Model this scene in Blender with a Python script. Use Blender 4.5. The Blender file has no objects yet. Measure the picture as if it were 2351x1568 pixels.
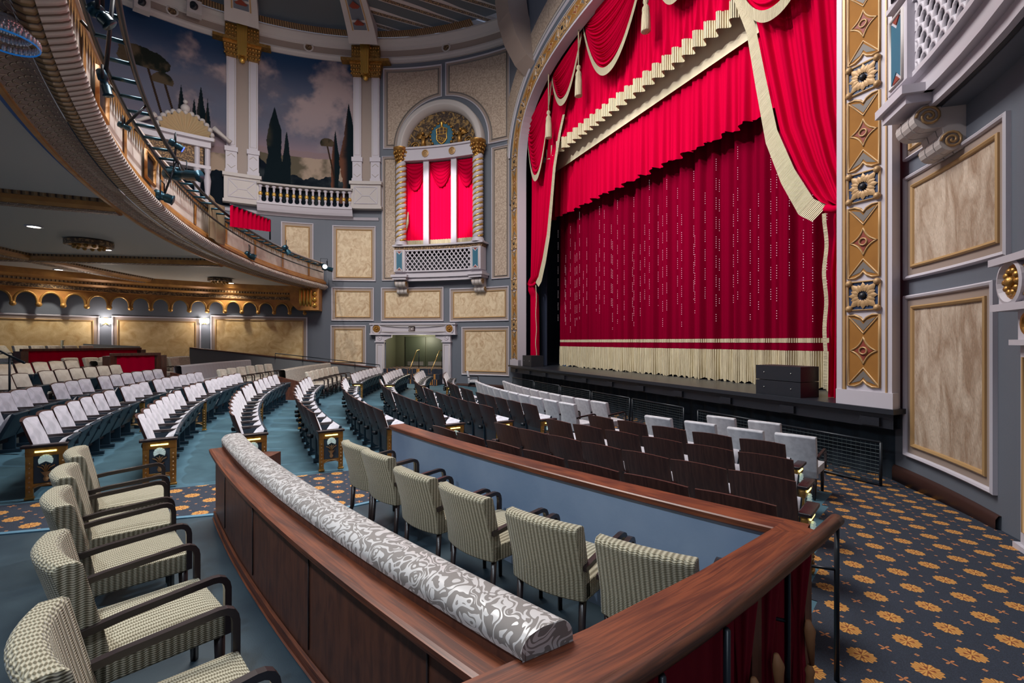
import bpy, bmesh, math, random
import numpy as np
from mathutils import Vector, Matrix, geometry
R_ = random.Random(7)
PI = math.pi
sc = bpy.context.scene
COL = sc.collection
F = 1070.0; CX = 1175.5; CY = 784.0; EYE = 2.4

# ---------------------------------------------------------------- camera, world, exposure, large lights
cam_d = bpy.data.cameras.new('camera'); cam = bpy.data.objects.new('camera', cam_d); COL.objects.link(cam)
cam.location = (0, 0, EYE); cam.rotation_euler = (PI/2, 0, 0)
cam_d.sensor_width = 36; cam_d.lens = 36*F/2351; cam_d.clip_start = .05; cam_d.clip_end = 200
sc.camera = cam
sc.cycles.max_bounces = 6; sc.cycles.diffuse_bounces = 3; sc.cycles.glossy_bounces = 2
sc.view_settings.view_transform = 'Standard'; sc.view_settings.look = 'None'
sc.view_settings.exposure = 0.0; sc.view_settings.gamma = 1; sc.view_settings.use_curve_mapping = False
w = bpy.data.worlds.new('world'); sc.world = w; w.use_nodes = True
w.node_tree.nodes['Background'].inputs[0].default_value = (.50, .58, .80, 1)
w.node_tree.nodes['Background'].inputs[1].default_value = .27

# house coordinates: U towards the stage, V across to the far side
UX, UY, VX, VY = .917, .399, -.399, .917
def UV(U, V): return (U*UX+V*VX, U*UY+V*VY)
VC = 12.47                      # axis of the house
def lamp(kind, name, loc, target, energy, color=(1, 1, 1), size=1.0, spot=None, blend=.5, size_y=None):
    d = bpy.data.lights.new(name, kind); o = bpy.data.objects.new(name, d); COL.objects.link(o)
    o.location = loc; d.energy = energy; d.color = color
    if kind == 'AREA':
        d.size = size
        if size_y: d.shape = 'RECTANGLE'; d.size_y = size_y
    elif kind == 'SPOT': d.spot_size = spot; d.spot_blend = blend; d.shadow_soft_size = size
    else: d.shadow_soft_size = size
    if target is not None:
        o.rotation_euler = (Vector(target)-Vector(loc)).to_track_quat('-Z', 'Y').to_euler()
    return o
# unseen soft fill lamps added high above the audience
lamp('AREA', 'overhead_fill', (-4.5, 9.5, 16.2), (-4.5, 9.5, 0), 3500, (1, .95, .90), 7)
lamp('AREA', 'overhead_front_fill', (3.0, 6.5, 15.5), (1.5, 5, 0), 120, (.80, .88, 1), 4)
# stage washes hung high in front of the proscenium
def CUR(V, z, U=10.2): return (*UV(U, V), z)
for i, (V, e, sp) in enumerate(((7.0, 2700, 50), (11, 3000, 50), (15.5, 3200, 50))):
    lamp('SPOT', 'front_of_house_spot', (*UV(-1.5, V*.8+2.5), 13.5), CUR(V, 6.8), e, (1, .93, .95), .12, math.radians(sp), .6)
lamp('SPOT', 'box_spot', (*UV(-2, 12), 12.5), (-3.6, 23.6, 9.3), 10000, (1, .95, .97), .08, math.radians(17), .45)
lamp('SPOT', 'side_panel_spot', (*UV(-5, 15), 12.0), (-5.8, 23.6, 3.9), 1900, (1, .93, .85), .1, math.radians(48), .8)
lamp('SPOT', 'seat_spot', (*UV(6.5, 9), 13.5), (-5.5, 10.0, .6), 5200, (.86, .93, 1), .15, math.radians(62), .8)
lamp('SPOT', 'mural_spot', (*UV(0, 12), 12.0), (-11.5, 21.0, 12.5), 1100, (1, .92, .86), .3, math.radians(55), .9)

# ---------------------------------------------------------------- materials
def mat(name, col, rough=.55, metal=0., var=None, bump=None, sheen=0., emit=None, coat=0., coord='Object', spec=None, scl=(1, 1, 1)):
    m = bpy.data.materials.new(name); m.use_nodes = True
    nt = m.node_tree; b = nt.nodes['Principled BSDF']; L = nt.links
    b.inputs['Base Color'].default_value = (*col, 1); b.inputs['Roughness'].default_value = rough
    b.inputs['Metallic'].default_value = metal
    if sheen: b.inputs['Sheen Weight'].default_value = sheen; b.inputs['Sheen Roughness'].default_value = .4
    if coat: b.inputs['Coat Weight'].default_value = coat; b.inputs['Coat Roughness'].default_value = .25
    if spec is not None: b.inputs['Specular IOR Level'].default_value = spec
    if emit: b.inputs['Emission Color'].default_value = (*emit[0], 1); b.inputs['Emission Strength'].default_value = emit[1]
    tc = mp = None
    if var or bump:
        tc = nt.nodes.new('ShaderNodeTexCoord'); mp = nt.nodes.new('ShaderNodeMapping')
        mp.inputs['Scale'].default_value = scl
        L.new(tc.outputs[coord], mp.inputs[0])
    if var:
        c2, s, lo, hi, dist = (list(var)+[0])[:5]
        n = nt.nodes.new('ShaderNodeTexNoise'); n.inputs['Scale'].default_value = s; n.inputs['Detail'].default_value = 6
        n.inputs['Distortion'].default_value = dist
        r = nt.nodes.new('ShaderNodeValToRGB'); r.color_ramp.elements[0].position = lo; r.color_ramp.elements[1].position = hi
        r.color_ramp.elements[0].color = (*col, 1); r.color_ramp.elements[1].color = (*c2, 1)
        L.new(mp.outputs[0], n.inputs[0]); L.new(n.outputs[0], r.inputs[0]); L.new(r.outputs[0], b.inputs['Base Color'])
    if bump:
        s, st, d = bump
        n = nt.nodes.new('ShaderNodeTexNoise'); n.inputs['Scale'].default_value = s; n.inputs['Detail'].default_value = 4
        bp = nt.nodes.new('ShaderNodeBump'); bp.inputs['Strength'].default_value = st; bp.inputs['Distance'].default_value = d
        L.new(mp.outputs[0], n.inputs[0]); L.new(n.outputs[0], bp.inputs['Height']); L.new(bp.outputs[0], b.inputs['Normal'])
    return m
class NT:
    """small helper for node maths"""
    def __init__(s, m): s.nt = m.node_tree; s.b = s.nt.nodes['Principled BSDF']
    def node(s, t, **k):
        n = s.nt.nodes.new(t)
        for a, v in k.items(): setattr(n, a, v)
        return n
    def put(s, sock, v):
        if isinstance(v, (int, float)): sock.default_value = v
        elif isinstance(v, tuple): sock.default_value = (*v, 1) if len(v) == 3 and len(sock.default_value) == 4 else v
        else: s.nt.links.new(v, sock)
    def m(s, op, a, b=0., c=0.):
        n = s.node('ShaderNodeMath', operation=op); s.put(n.inputs[0], a); s.put(n.inputs[1], b); s.put(n.inputs[2], c); return n.outputs[0]
    def mix(s, f, a, b):
        n = s.node('ShaderNodeMix', data_type='RGBA'); s.put(n.inputs[0], f); s.put(n.inputs[6], a); s.put(n.inputs[7], b); return n.outputs[2]
    def noise(s, vec, scale, detail=4, dist=0.):
        n = s.node('ShaderNodeTexNoise'); n.inputs['Scale'].default_value = scale; n.inputs['Detail'].default_value = detail
        n.inputs['Distortion'].default_value = dist; s.put(n.inputs[0], vec); return n.outputs[0]
    def bump(s, h, st=.5, d=.01):
        n = s.node('ShaderNodeBump'); n.inputs['Strength'].default_value = st; n.inputs['Distance'].default_value = d
        s.put(n.inputs['Height'], h); s.nt.links.new(n.outputs[0], s.b.inputs['Normal'])
    def sep(s, v):
        n = s.node('ShaderNodeSeparateXYZ'); s.put(n.inputs[0], v); return n.outputs
    def comb(s, x, y, z=0.):
        n = s.node('ShaderNodeCombineXYZ'); s.put(n.inputs[0], x); s.put(n.inputs[1], y); s.put(n.inputs[2], z); return n.outputs[0]
    def step(s, v, lo, hi):
        n = s.node('ShaderNodeMapRange', interpolation_type='SMOOTHSTEP'); s.put(n.inputs[0], v); n.inputs[1].default_value = lo; n.inputs[2].default_value = hi
        return n.outputs[0]

WALLG = mat('blue_grey_wall_paint', (.115, .130, .160), .6, bump=(60, .08, .01))
WHITE = mat('lilac_white_moulding', (.50, .47, .52), .5)
CREAM = mat('cream_plaster', (.48, .44, .42), .55)
TAUPE = mat('taupe_paint', (.30, .235, .20), .55)
GREIGE = mat('greige_paint', (.15, .13, .115), .6)
GOLD = mat('old_gold', (.50, .27, .07), .38, .75, var=((.22, .11, .03), 9, .4, .75), bump=(45, .5, .01))
GOLDB = mat('bright_gold_leaf', (.75, .45, .10), .3, .8, bump=(60, .4, .01))
GOLDA = mat('aged_amber_gilt', (.42, .22, .06), .4, .5, bump=(30, .5, .02))
GOLDP = mat('gold_paint', (.42, .26, .115), .45, .2)
GOLDC = mat('gilt_collar_gold', (.62, .38, .09), .35, .45)
OCHRE = mat('ochre_paint', (.33, .15, .036), .8, var=((.27, .12, .03), 3, .3, .7), spec=.15)
GOLDM = mat('brown_gilt_leaf', (.42, .26, .12), .5, .2, bump=(40, .4, .01))
RUST = mat('rust_red_paint', (.22, .035, .02), .6)
DKBLUE = mat('deep_blue_paint', (.012, .035, .10), .5)
TEAL = mat('teal_blue_paint', (.02, .12, .19), .55)
BLACK = mat('stage_black', (.010, .012, .018), .45, bump=(30, .2, .01))
METALB = mat('black_steel', (.010, .015, .022), .4, .2)
FIXT = mat('black_teal_fixture', (.015, .06, .09), .3, .5)
MARB = mat('marbled_tan_field', (.46, .32, .19), .6, var=((.68, .55, .37), 3.2, .32, .62, 1.8), bump=(25, .35, .02), scl=(1, 1, .8))
MARBW = mat('amber_marbled_field', (.50, .31, .12), .6, var=((.72, .54, .28), 2.2, .30, .66, 1.4), bump=(25, .2, .02))
MARBR = mat('streaked_sand_field', (.30, .205, .14), .65, var=((.52, .42, .33), 4.2, .36, .60, .8), bump=(38, .9, .02), scl=(1, 1, .32))
STUC = mat('stippled_tan_field', (.32, .235, .175), .65, var=((.52, .41, .32), 14, .35, .62), bump=(30, .7, .02))
SOFF = mat('soffit_plaster', (.55, .50, .44), .7)
CEILB = mat('ceiling_grey_blue', (.10, .115, .125), .7)
WOODD = None
def wood(name, c1, c2, rough=.35, s=(1.0, 26, 1), coat=.3):
    m = mat(name, c1, rough, coat=coat); n = NT(m)
    tc = n.node('ShaderNodeTexCoord'); mp = n.node('ShaderNodeMapping'); mp.inputs['Scale'].default_value = s
    n.nt.links.new(tc.outputs['UV'], mp.inputs[0])
    a = n.noise(mp.outputs[0], 1.6, 6, 1.6)
    mp2 = n.node('ShaderNodeMapping'); mp2.inputs['Scale'].default_value = (s[0]*1.0, s[1]*.25, 1); n.nt.links.new(tc.outputs['UV'], mp2.inputs[0])
    b = n.noise(mp2.outputs[0], 1.2, 3, 2.5)
    k = n.m('ADD', n.m('MULTIPLY', a, .6), n.m('MULTIPLY', b, .4))
    n.put(n.b.inputs['Base Color'], n.mix(n.step(k, .36, .64), c1, c2)); n.bump(a, .08, .004)
    return m
MAHOG = wood('mahogany_cap', (.066, .015, .006), (.18, .045, .015), .45, coat=.1)
MAHOD = wood('dark_mahogany_board', (.062, .020, .012), (.115, .038, .020), .5, s=(8, 2.0, 1), coat=.1)
WALNUT = wood('walnut_shell', (.045, .017, .014), (.080, .032, .024), .45, s=(14, 1.5, 1), coat=0.)
LOWB = mat('warm_grey_back_panel', (.045, .038, .045), .5)
RAILW = wood('handrail_walnut', (.035, .012, .007), (.11, .036, .018), .4, coat=.1)
SKIRT = mat('dark_skirting_wood', (.035, .012, .009), .5)
DARKW = mat('dark_stained_wood', (.020, .012, .013), .32, coat=.3)
SEATB = mat('seat_blue_black', (.012, .028, .045), .35)
VELS = mat('silver_velvet', (.38, .375, .42), .7, var=((.62, .60, .66), 7, .35, .68, .6), sheen=.6)
VELC = mat('cream_velvet', (.42, .38, .32), .7, var=((.56, .52, .45), 7, .35, .68, .5), sheen=.4)
SILV = mat('silver_upholstery', (.46, .46, .50), .6, var=((.56, .56, .60), 12, .4, .6), sheen=.3)
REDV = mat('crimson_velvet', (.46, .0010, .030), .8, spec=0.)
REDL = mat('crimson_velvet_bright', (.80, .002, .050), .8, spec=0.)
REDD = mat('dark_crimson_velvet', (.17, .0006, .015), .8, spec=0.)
WINE = mat('wine_red_drape', (.20, .010, .024), .8, spec=.1)
SHELLC = mat('muted_shell_gilt', (.42, .30, .16), .55, .1)
FRINGE = mat('cream_fringe', (.70, .62, .42), .7)
def fringe_nodes(m, k=240):
    n = NT(m); tc = n.node('ShaderNodeTexCoord'); x, y, z = n.sep(tc.outputs['UV'])
    wv = n.m('SINE', n.m('MULTIPLY', x, k)); nz = n.noise(n.comb(n.m('MULTIPLY', x, 26), n.m('MULTIPLY', y, 1.2)), 1.5, 5)
    h = n.m('ADD', n.m('MULTIPLY', wv, .35), nz)
    n.put(n.b.inputs['Base Color'], n.mix(n.step(h, .1, .8), (.36, .29, .16), (.74, .67, .47))); n.bump(h, 1., .02)
fringe_nodes(FRINGE)
CARPB = mat('plain_blue_carpet', (.034, .092, .130), .75, var=((.056, .135, .18), 2.2, .35, .65, .5), bump=(240, .25, .004))
PLATB = mat('platform_blue_floor', (.020, .036, .050), .40, var=((.040, .066, .084), 2.0, .35, .7, .6), bump=(150, .2, .003))
NOSE = mat('pale_blue_nosing', (.09, .20, .28), .5)
BOXW = mat('slate_blue_box_wall', (.19, .27, .40), .55, var=((.24, .32, .45), 1.2, .4, .6), bump=(30, .08, .01))
LAMPW = mat('lamp_glow_white', (1, 1, 1), emit=((1, .93, .80), 10))
LAMPC = mat('cool_lamp_glow', (1, 1, 1), emit=((.95, .98, 1), 22))
LAMPY = mat('aisle_lamp_glow', (1, .9, .4), emit=((1, .86, .22), 3.5))
SHELLG = mat('frosted_shell_glass', (.65, .78, .78), .3, emit=((.7, .95, .9), .22))
BLUEG = mat('blue_gel_glow', (.05, .08, .9), emit=((.05, .10, 1), 3))
CRYST = mat('crystal_drops', (.75, .80, .9), .08, .6)
STAGEF = mat('black_stage_deck', (.016, .019, .026), .32)

def carpet_mat():
    m = mat('medallion_carpet', (.016, .024, .042), .85); n = NT(m)
    g = n.node('ShaderNodeNewGeometry'); x, y, z = n.sep(g.outputs['Position'])
    L = .345; ax, ay = .917, -.399
    dx = n.m('SUBTRACT', x, 3.638); dy = n.m('SUBTRACT', y, 4.397)
    p = n.m('DIVIDE', n.m('ADD', n.m('MULTIPLY', dx, ax), n.m('MULTIPLY', dy, ay)), L)
    q = n.m('DIVIDE', n.m('ADD', n.m('MULTIPLY', dx, -ay), n.m('MULTIPLY', dy, ax)), L)
    def cell(ox, oy):
        a = n.m('MULTIPLY', n.m('SUBTRACT', n.m('FRACT', n.m('ADD', p, ox)), .5), L)
        b = n.m('MULTIPLY', n.m('SUBTRACT', n.m('FRACT', n.m('ADD', q, oy)), .5), L)
        r = n.m('SQRT', n.m('ADD', n.m('MULTIPLY', a, a), n.m('MULTIPLY', b, b))); t = n.m('ARCTAN2', b, a)
        return a, b, r, t
    base = n.mix(n.step(n.noise(g.outputs['Position'], 160, 3), .35, .7), (.008, .013, .024), (.022, .032, .055))
    a, b, r, t = cell(.5, .5)
    rad = n.m('ADD', .080, n.m('MULTIPLY', n.m('COSINE', n.m('MULTIPLY', t, 12)), .006))
    k1 = n.m('LESS_THAN', r, rad)
    st = n.m('MULTIPLY', n.m('GREATER_THAN', n.m('COSINE', n.m('MULTIPLY', t, 20)), .35), n.m('GREATER_THAN', r, .03))
    core = n.m('MULTIPLY', n.m('GREATER_THAN', n.m('COSINE', n.m('MULTIPLY', t, 4)), .2), n.m('LESS_THAN', r, .042))
    mc = n.mix(n.m('MAXIMUM', n.m('MULTIPLY', st, .8), core), (.52, .26, .06), (.20, .05, .012))
    out = n.mix(k1, base, mc)
    a, b, r, t = cell(0., 0.)
    rr = n.m('MULTIPLY', n.m('ADD', .62, n.m('COSINE', n.m('MULTIPLY', n.m('ADD', t, .78), 4))), .026)
    out = n.mix(n.m('LESS_THAN', r, rr), out, (.40, .15, .05))
    for o in ((0., .5), (.5, 0.)):
        a, b, r, t = cell(*o)
        d = n.m('ADD', n.m('ABSOLUTE', a), n.m('ABSOLUTE', b))
        out = n.mix(n.m('LESS_THAN', n.m('ABSOLUTE', n.m('SUBTRACT', d, .011)), .006), out, (.36, .15, .06))
    n.put(n.b.inputs['Base Color'], out)
    n.bump(n.noise(g.outputs['Position'], 220, 2), .3, .004)
    return m
CARPET = carpet_mat()
def weave_mat(name, light, dark, k=230., kb=640.):
    m = mat(name, light, .8, sheen=.2); n = NT(m)
    tc = n.node('ShaderNodeTexCoord'); x, y, z = n.sep(tc.outputs['UV'])
    sx = n.m('SINE', n.m('MULTIPLY', x, k)); sy = n.m('SINE', n.m('ADD', n.m('MULTIPLY', y, kb), n.m('MULTIPLY', n.m('SINE', n.m('MULTIPLY', x, k*.5)), 1.4)))
    f = n.m('ADD', n.m('MULTIPLY', sx, .55), n.m('MULTIPLY', sy, .45))
    nz = n.noise(tc.outputs['Object'], 5, 3)
    n.put(n.b.inputs['Base Color'], n.mix(n.step(n.m('ADD', f, n.m('MULTIPLY', nz, .3)), -.35, .55), dark, light)); n.bump(f, .6, .004)
    return m
WEAVE = weave_mat('olive_cream_woven_stripe', (.44, .405, .295), (.125, .105, .058))
def damask_mat(name, hi, lo, s=1.0):
    m = mat(name, hi, .45, sheen=.3); n = NT(m)
    tc = n.node('ShaderNodeTexCoord'); x, y, z = n.sep(tc.outputs['UV'])
    v = n.comb(n.m('MULTIPLY', x, 11*s), n.m('MULTIPLY', y, 11*s))
    nn = n.node('ShaderNodeTexNoise'); nn.inputs['Scale'].default_value = .8; nn.inputs['Detail'].default_value = 1; n.put(nn.inputs[0], v)
    wx = n.m('ADD', n.m('MULTIPLY', x, 9*s), n.m('MULTIPLY', n.sep(nn.outputs['Color'])[0], 4.6))
    wy = n.m('ADD', n.m('MULTIPLY', y, 9*s), n.m('MULTIPLY', n.sep(nn.outputs['Color'])[1], 4.6))
    a = n.m('SINE', n.m('ADD', n.m('MULTIPLY', wx, 4.2), n.m('MULTIPLY', wy, 2.0)))
    b = n.m('SINE', n.m('SUBTRACT', n.m('MULTIPLY', wy, 5.5), n.m('MULTIPLY', wx, 3.1)))
    f = n.m('ADD', n.m('MULTIPLY', a, b), n.m('MULTIPLY', n.m('SINE', n.m('ADD', n.m('MULTIPLY', wx, 13.), n.m('MULTIPLY', wy, 9.))), .55))
    k = n.step(f, .02, .12)
    n.put(n.b.inputs['Base Color'], n.mix(k, lo, hi)); n.put(n.b.inputs['Roughness'], n.m('ADD', .28, n.m('MULTIPLY', n.m('SUBTRACT', 1., k), .45)))
    n.bump(k, .4, .003)
    return m
DAMASK = damask_mat('silver_leaf_damask', (.52, .50, .49), (.19, .17, .158))
DAMASK2 = damask_mat('taupe_damask', (.44, .40, .34), (.25, .22, .18), 1.6)
def stripe_mat(name, a, b, k):
    m = mat(name, a, .7); n = NT(m); tc = n.node('ShaderNodeTexCoord'); x, y, z = n.sep(tc.outputs['UV'])
    n.put(n.b.inputs['Base Color'], n.mix(n.step(n.m('SINE', n.m('MULTIPLY', x, k)), -.3, .3), a, b)); return m
STRIPE = stripe_mat('silver_striped_velvet', (.22, .21, .22), (.50, .49, .52), 75)
def scale_mat():
    m = mat('fish_scale_plaster', (.24, .15, .11), .45, .15); n = NT(m)
    tc = n.node('ShaderNodeTexCoord'); x, y, z = n.sep(tc.outputs['UV'])
    row = n.m('MULTIPLY', y, 15.); i = n.m('FLOOR', row); fy = n.m('FRACT', row)
    fx = n.m('SUBTRACT', n.m('FRACT', n.m('ADD', n.m('MULTIPLY', x, 7.), n.m('MULTIPLY', i, .5))), .5)
    d = n.m('SQRT', n.m('ADD', n.m('POWER', n.m('MULTIPLY', fx, 1.9), 2.), n.m('POWER', fy, 2.)))
    edge = n.step(n.m('ABSOLUTE', n.m('SUBTRACT', d, .82)), .0, .16)
    n.put(n.b.inputs['Base Color'], n.mix(edge, (.74, .58, .42), (.27, .16, .12))); n.bump(n.m('SUBTRACT', 1., edge), 1., .03)
    return m
SCALE = scale_mat()
def rope_mat(name, a, b, k, sl, gloss=.5, metal=0.):
    m = mat(name, a, gloss, metal); n = NT(m); tc = n.node('ShaderNodeTexCoord'); x, y, z = n.sep(tc.outputs['UV'])
    s = n.m('SINE', n.m('ADD', n.m('MULTIPLY', x, k), n.m('MULTIPLY', n.m('POWER', n.m('ABSOLUTE', y), 1.5), sl)))
    n.put(n.b.inputs['Base Color'], n.mix(n.step(s, -.95, -.3), b, a)); n.bump(s, .8, .03); return m
ROPE = rope_mat('cream_leaf_moulding', (.80, .71, .64), (.14, .08, .05), 52, 60)
BEAD = rope_mat('gilt_bead_moulding', (.34, .21, .10), (.06, .03, .015), 52, 0, .4, .3)
ORN = mat('carved_brown_gilt', (.10, .06, .035), .5, .2, var=((.42, .26, .12), 16, .48, .62), bump=(24, 1., .03))
BAL = mat('amber_gilt_fascia', (.54, .25, .06), .45, .15, var=((.38, .16, .045), 4, .35, .7))
PINKP = mat('pale_pink_fascia', (.74, .64, .56), .6, var=((.58, .48, .41), 2.5, .4, .7))

# ---------------------------------------------------------------- mesh helpers
def wloc(o):
    v = Vector((0, 0, 0))
    while o is not None: v += o.location; o = o.parent
    return v
class MB:
    def __init__(s): s.v = []; s.f = []; s.uv = []; s.sm = []
    def add(s, vs, fs, uv=None, smooth=True):
        o = len(s.v); s.v += [tuple(p) for p in vs]; s.uv += (uv if uv else [None]*len(vs))
        s.f += [tuple(i+o for i in f) for f in fs]; s.sm += [smooth]*len(fs)
        return s
    def box(s, x0, x1, y0, y1, z0, z1, M=None):
        p = [(x, y, z) for x in (x0, x1) for y in (y0, y1) for z in (z0, z1)]
        if M: p = [tuple(M @ Vector(q)) for q in p]
        return s.add(p, [(0, 1, 3, 2), (4, 6, 7, 5), (0, 4, 5, 1), (2, 3, 7, 6), (0, 2, 6, 4), (1, 5, 7, 3)], smooth=False)
    def grid(s, fn, nu, nv, closed=False, smooth=True):
        vs = []; uv = []
        for i in range(nu+(0 if closed else 1)):
            for j in range(nv+1):
                r = fn(i/nu, j/nv); vs.append(r[:3]); uv.append(tuple(r[3:5]) if len(r) > 3 else None)
        fs = []; n = nu+(0 if closed else 1)
        for i in range(nu):
            for j in range(nv):
                a = i*(nv+1)+j; b = ((i+1) % n)*(nv+1)+j; fs.append((a, b, b+1, a+1))
        return s.add(vs, fs, uv if uv[0] else None, smooth)
    def tube(s, pts, r, n=8, cap=True, up=None, flat=1.0):
        pts = [Vector(p) for p in pts]; k = len(pts); rr = r if isinstance(r, (list, tuple)) else [r]*k
        vs = []; uv = []; ln = 0; prev = None
        for i, p in enumerate(pts):
            t = (pts[min(i+1, k-1)]-pts[max(i-1, 0)]).normalized()
            if prev is None:
                a = Vector(up) if up else (Vector((0, 0, 1)) if abs(t.z) < .9 else Vector((1, 0, 0)))
                x = a.cross(t).normalized()
            else: x = (prev-t*prev.dot(t)).normalized()
            prev = x; y = t.cross(x)
            if i: ln += (p-pts[i-1]).length
            for j in range(n):
                a = 2*PI*j/n; vs.append(p+x*math.cos(a)*rr[i]+y*math.sin(a)*rr[i]*flat); uv.append((ln, j/n*.3))
        fs = [(i*n+j, i*n+(j+1) % n, (i+1)*n+(j+1) % n, (i+1)*n+j) for i in range(k-1) for j in range(n)]
        if cap: fs += [tuple(range(n))[::-1], tuple((k-1)*n+j for j in range(n))]
        return s.add(vs, fs, uv)
    def sweep(s, pts, prof, closed=False, up=(0, 0, 1), cap=True, smooth=False):
        """prof: list of (side, up) swept along pts; side = right-hand side"""
        pts = [Vector(p) for p in pts]; k = len(pts); vs = []; uv = []; ln = 0; U = Vector(up)
        plen = [0]
        for a, b in zip(prof, prof[1:]): plen.append(plen[-1]+math.hypot(b[0]-a[0], b[1]-a[1]))
        for i, p in enumerate(pts):
            a = pts[i]-pts[i-1] if (i or closed) else pts[1]-pts[0]
            b = pts[(i+1) % k]-pts[i] if (i < k-1 or closed) else a
            a = a.normalized(); b = b.normalized(); t = (a+b).normalized()
            side = t.cross(U).normalized(); c = max(.35, a.dot(t))
            if i: ln += (p-pts[i-1]).length
            for q, pl in zip(prof, plen): vs.append(p+side*q[0]/c+U*q[1]); uv.append((ln, pl))
        n = len(prof)
        fs = [(i*n+j, i*n+j+1, ((i+1) % k)*n+j+1, ((i+1) % k)*n+j) for i in range(k if closed else k-1) for j in range(n-1)]
        if cap and not closed: fs += [tuple(range(n)), tuple((k-1)*n+j for j in range(n))[::-1]]
        return s.add(vs, fs, uv, smooth)
    def lathe(s, prof, c=(0, 0, 0), n=12, M=None, smooth=True):
        k = len(prof); vs = []
        for i in range(n):
            a = 2*PI*i/n
            for r, z in prof:
                q = Vector((r*math.cos(a), r*math.sin(a), z))
                if M: q = M @ q
                vs.append(q+Vector(c))
        fs = [(i*k+j, ((i+1) % n)*k+j, ((i+1) % n)*k+j+1, i*k+j+1) for i in range(n) for j in range(k-1)]
        return s.add(vs, fs, smooth=smooth)
    def ball(s, c, r, n=8, sc=(1, 1, 1)):
        return s.lathe([(max(.0001, math.sin(PI*j/6))*r*sc[0], -math.cos(PI*j/6)*r*sc[2]) for j in range(7)], c, n)
    def prism(s, pts, mp, d0, d1):
        """polygon pts (s,z) mapped by mp(s,z,d)"""
        n = len(pts); h = n//2
        if n > 4 and n % 2 == 0 and all(abs(pts[i][0]-pts[n-1-i][0]) < 1e-9 for i in range(h)) and len(set(p[1] for p in pts)) == 2:
            tr = [(i, i+1, n-2-i, n-1-i) for i in range(h-1)]
        else: tr = geometry.tessellate_polygon([[Vector((p[0], p[1], 0)) for p in pts]])
        vs = [mp(p[0], p[1], d1) for p in pts]+[mp(p[0], p[1], d0) for p in pts]
        fs = [tuple(t) for t in tr]+[(i, (i+1) % n, n+(i+1) % n, n+i) for i in range(n)]
        return s.add(vs, fs, smooth=False)
    def ring(s, pts, mp, prof, smooth=False):
        """moulding: closed loop pts, prof = [(inset, d)...]"""
        n = len(pts); A = sum(pts[i][0]*pts[(i+1) % n][1]-pts[(i+1) % n][0]*pts[i][1] for i in range(n)); sg = 1 if A > 0 else -1
        vs = []
        for ins, d in prof:
            for i in range(n):
                p0, p1, p2 = Vector(pts[i-1][:2]), Vector(pts[i][:2]), Vector(pts[(i+1) % n][:2])
                a = (p1-p0).normalized(); b = (p2-p1).normalized()
                na = Vector((-a.y, a.x))*sg; nb = Vector((-b.y, b.x))*sg; m = (na+nb)
                if m.length < 1e-6: m = na.copy()
                m.normalize(); q = p1+m*ins/max(.35, m.dot(na))
                vs.append(mp(q.x, q.y, d))
        fs = [(k*n+i, k*n+(i+1) % n, (k+1)*n+(i+1) % n, (k+1)*n+i) for k in range(len(prof)-1) for i in range(n)]
        return s.add(vs, fs, smooth=smooth)
    def line(s, pts, mp, w, h=None, closed=False):
        """raised bead along (s,z) path, half width w, height h"""
        h = h or w; k = len(pts); vs = []
        for i in range(k):
            p = Vector(pts[i]); a = Vector(pts[i-1]) if (i or closed) else p; b = Vector(pts[(i+1) % k]) if (i < k-1 or closed) else p
            t = (b-a).normalized(); nn = Vector((-t.y, t.x))
            for o, d in ((-w, 0), (-w*.6, h), (w*.6, h), (w, 0)): q = p+nn*o; vs.append(mp(q.x, q.y, d))
        m = k if closed else k-1
        fs = [(i*4+j, i*4+j+1, ((i+1) % k)*4+j+1, ((i+1) % k)*4+j) for i in range(m) for j in range(3)]
        return s.add(vs, fs)
    def build(s, name, m, parent=None, bevel=0, local=False, label=None):
        me = bpy.data.meshes.new(name)
        vs = np.array(s.v, dtype=float)
        if parent is None:
            off = np.array([(vs[:, 0].min()+vs[:, 0].max())/2, (vs[:, 1].min()+vs[:, 1].max())/2, vs[:, 2].min()]) if not local else np.zeros(3)
        else: off = np.array(wloc(parent)) if not local else np.zeros(3)
        me.from_pydata((vs-off).tolist(), [], s.f); 
        me.polygons.foreach_set('use_smooth', s.sm)
        if bevel:
            bm = bmesh.new(); bm.from_mesh(me)
            bmesh.ops.remove_doubles(bm, verts=bm.verts, dist=1e-5)
            es = [e for e in bm.edges if len(e.link_faces) == 2 and e.calc_face_angle(0) > .5]
            bmesh.ops.bevel(bm, geom=es, offset=bevel, segments=2, profile=.7, affect='EDGES', clamp_overlap=True)
            for f in bm.faces: f.smooth = True
            bm.to_mesh(me); bm.free(); useuv = False
            for p in me.polygons: p.use_smooth = True
        else: useuv = True
        uvl = me.uv_layers.new(name='UVMap'); co = me.vertices
        dat = np.zeros(len(me.loops)*2)
        for p in me.polygons:
            nx, ny, nz = (abs(c) for c in p.normal)
            for li in p.loop_indices:
                vi = me.loops[li].vertex_index
                u = s.uv[vi] if (useuv and s.uv[vi]) else None
                if u is None:
                    c = co[vi].co
                    u = (c.y, c.z) if nx > ny and nx > nz else ((c.x, c.z) if ny > nz else (c.x, c.y))
                dat[li*2] = u[0]; dat[li*2+1] = u[1]
        uvl.data.foreach_set('uv', dat)
        me.update(); me.materials.append(m)
        o = bpy.data.objects.new(name, me); COL.objects.link(o)
        if parent is None: o.location = off if not local else (0, 0, 0)
        else: o.parent = parent
        if label: o['label'] = label
        return o
def tag(o, label=None, cat=None, group=None, kind=None):
    if label: o['label'] = label
    if cat: o['category'] = cat
    if group: o['group'] = group
    if kind: o['kind'] = kind
    return o
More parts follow.
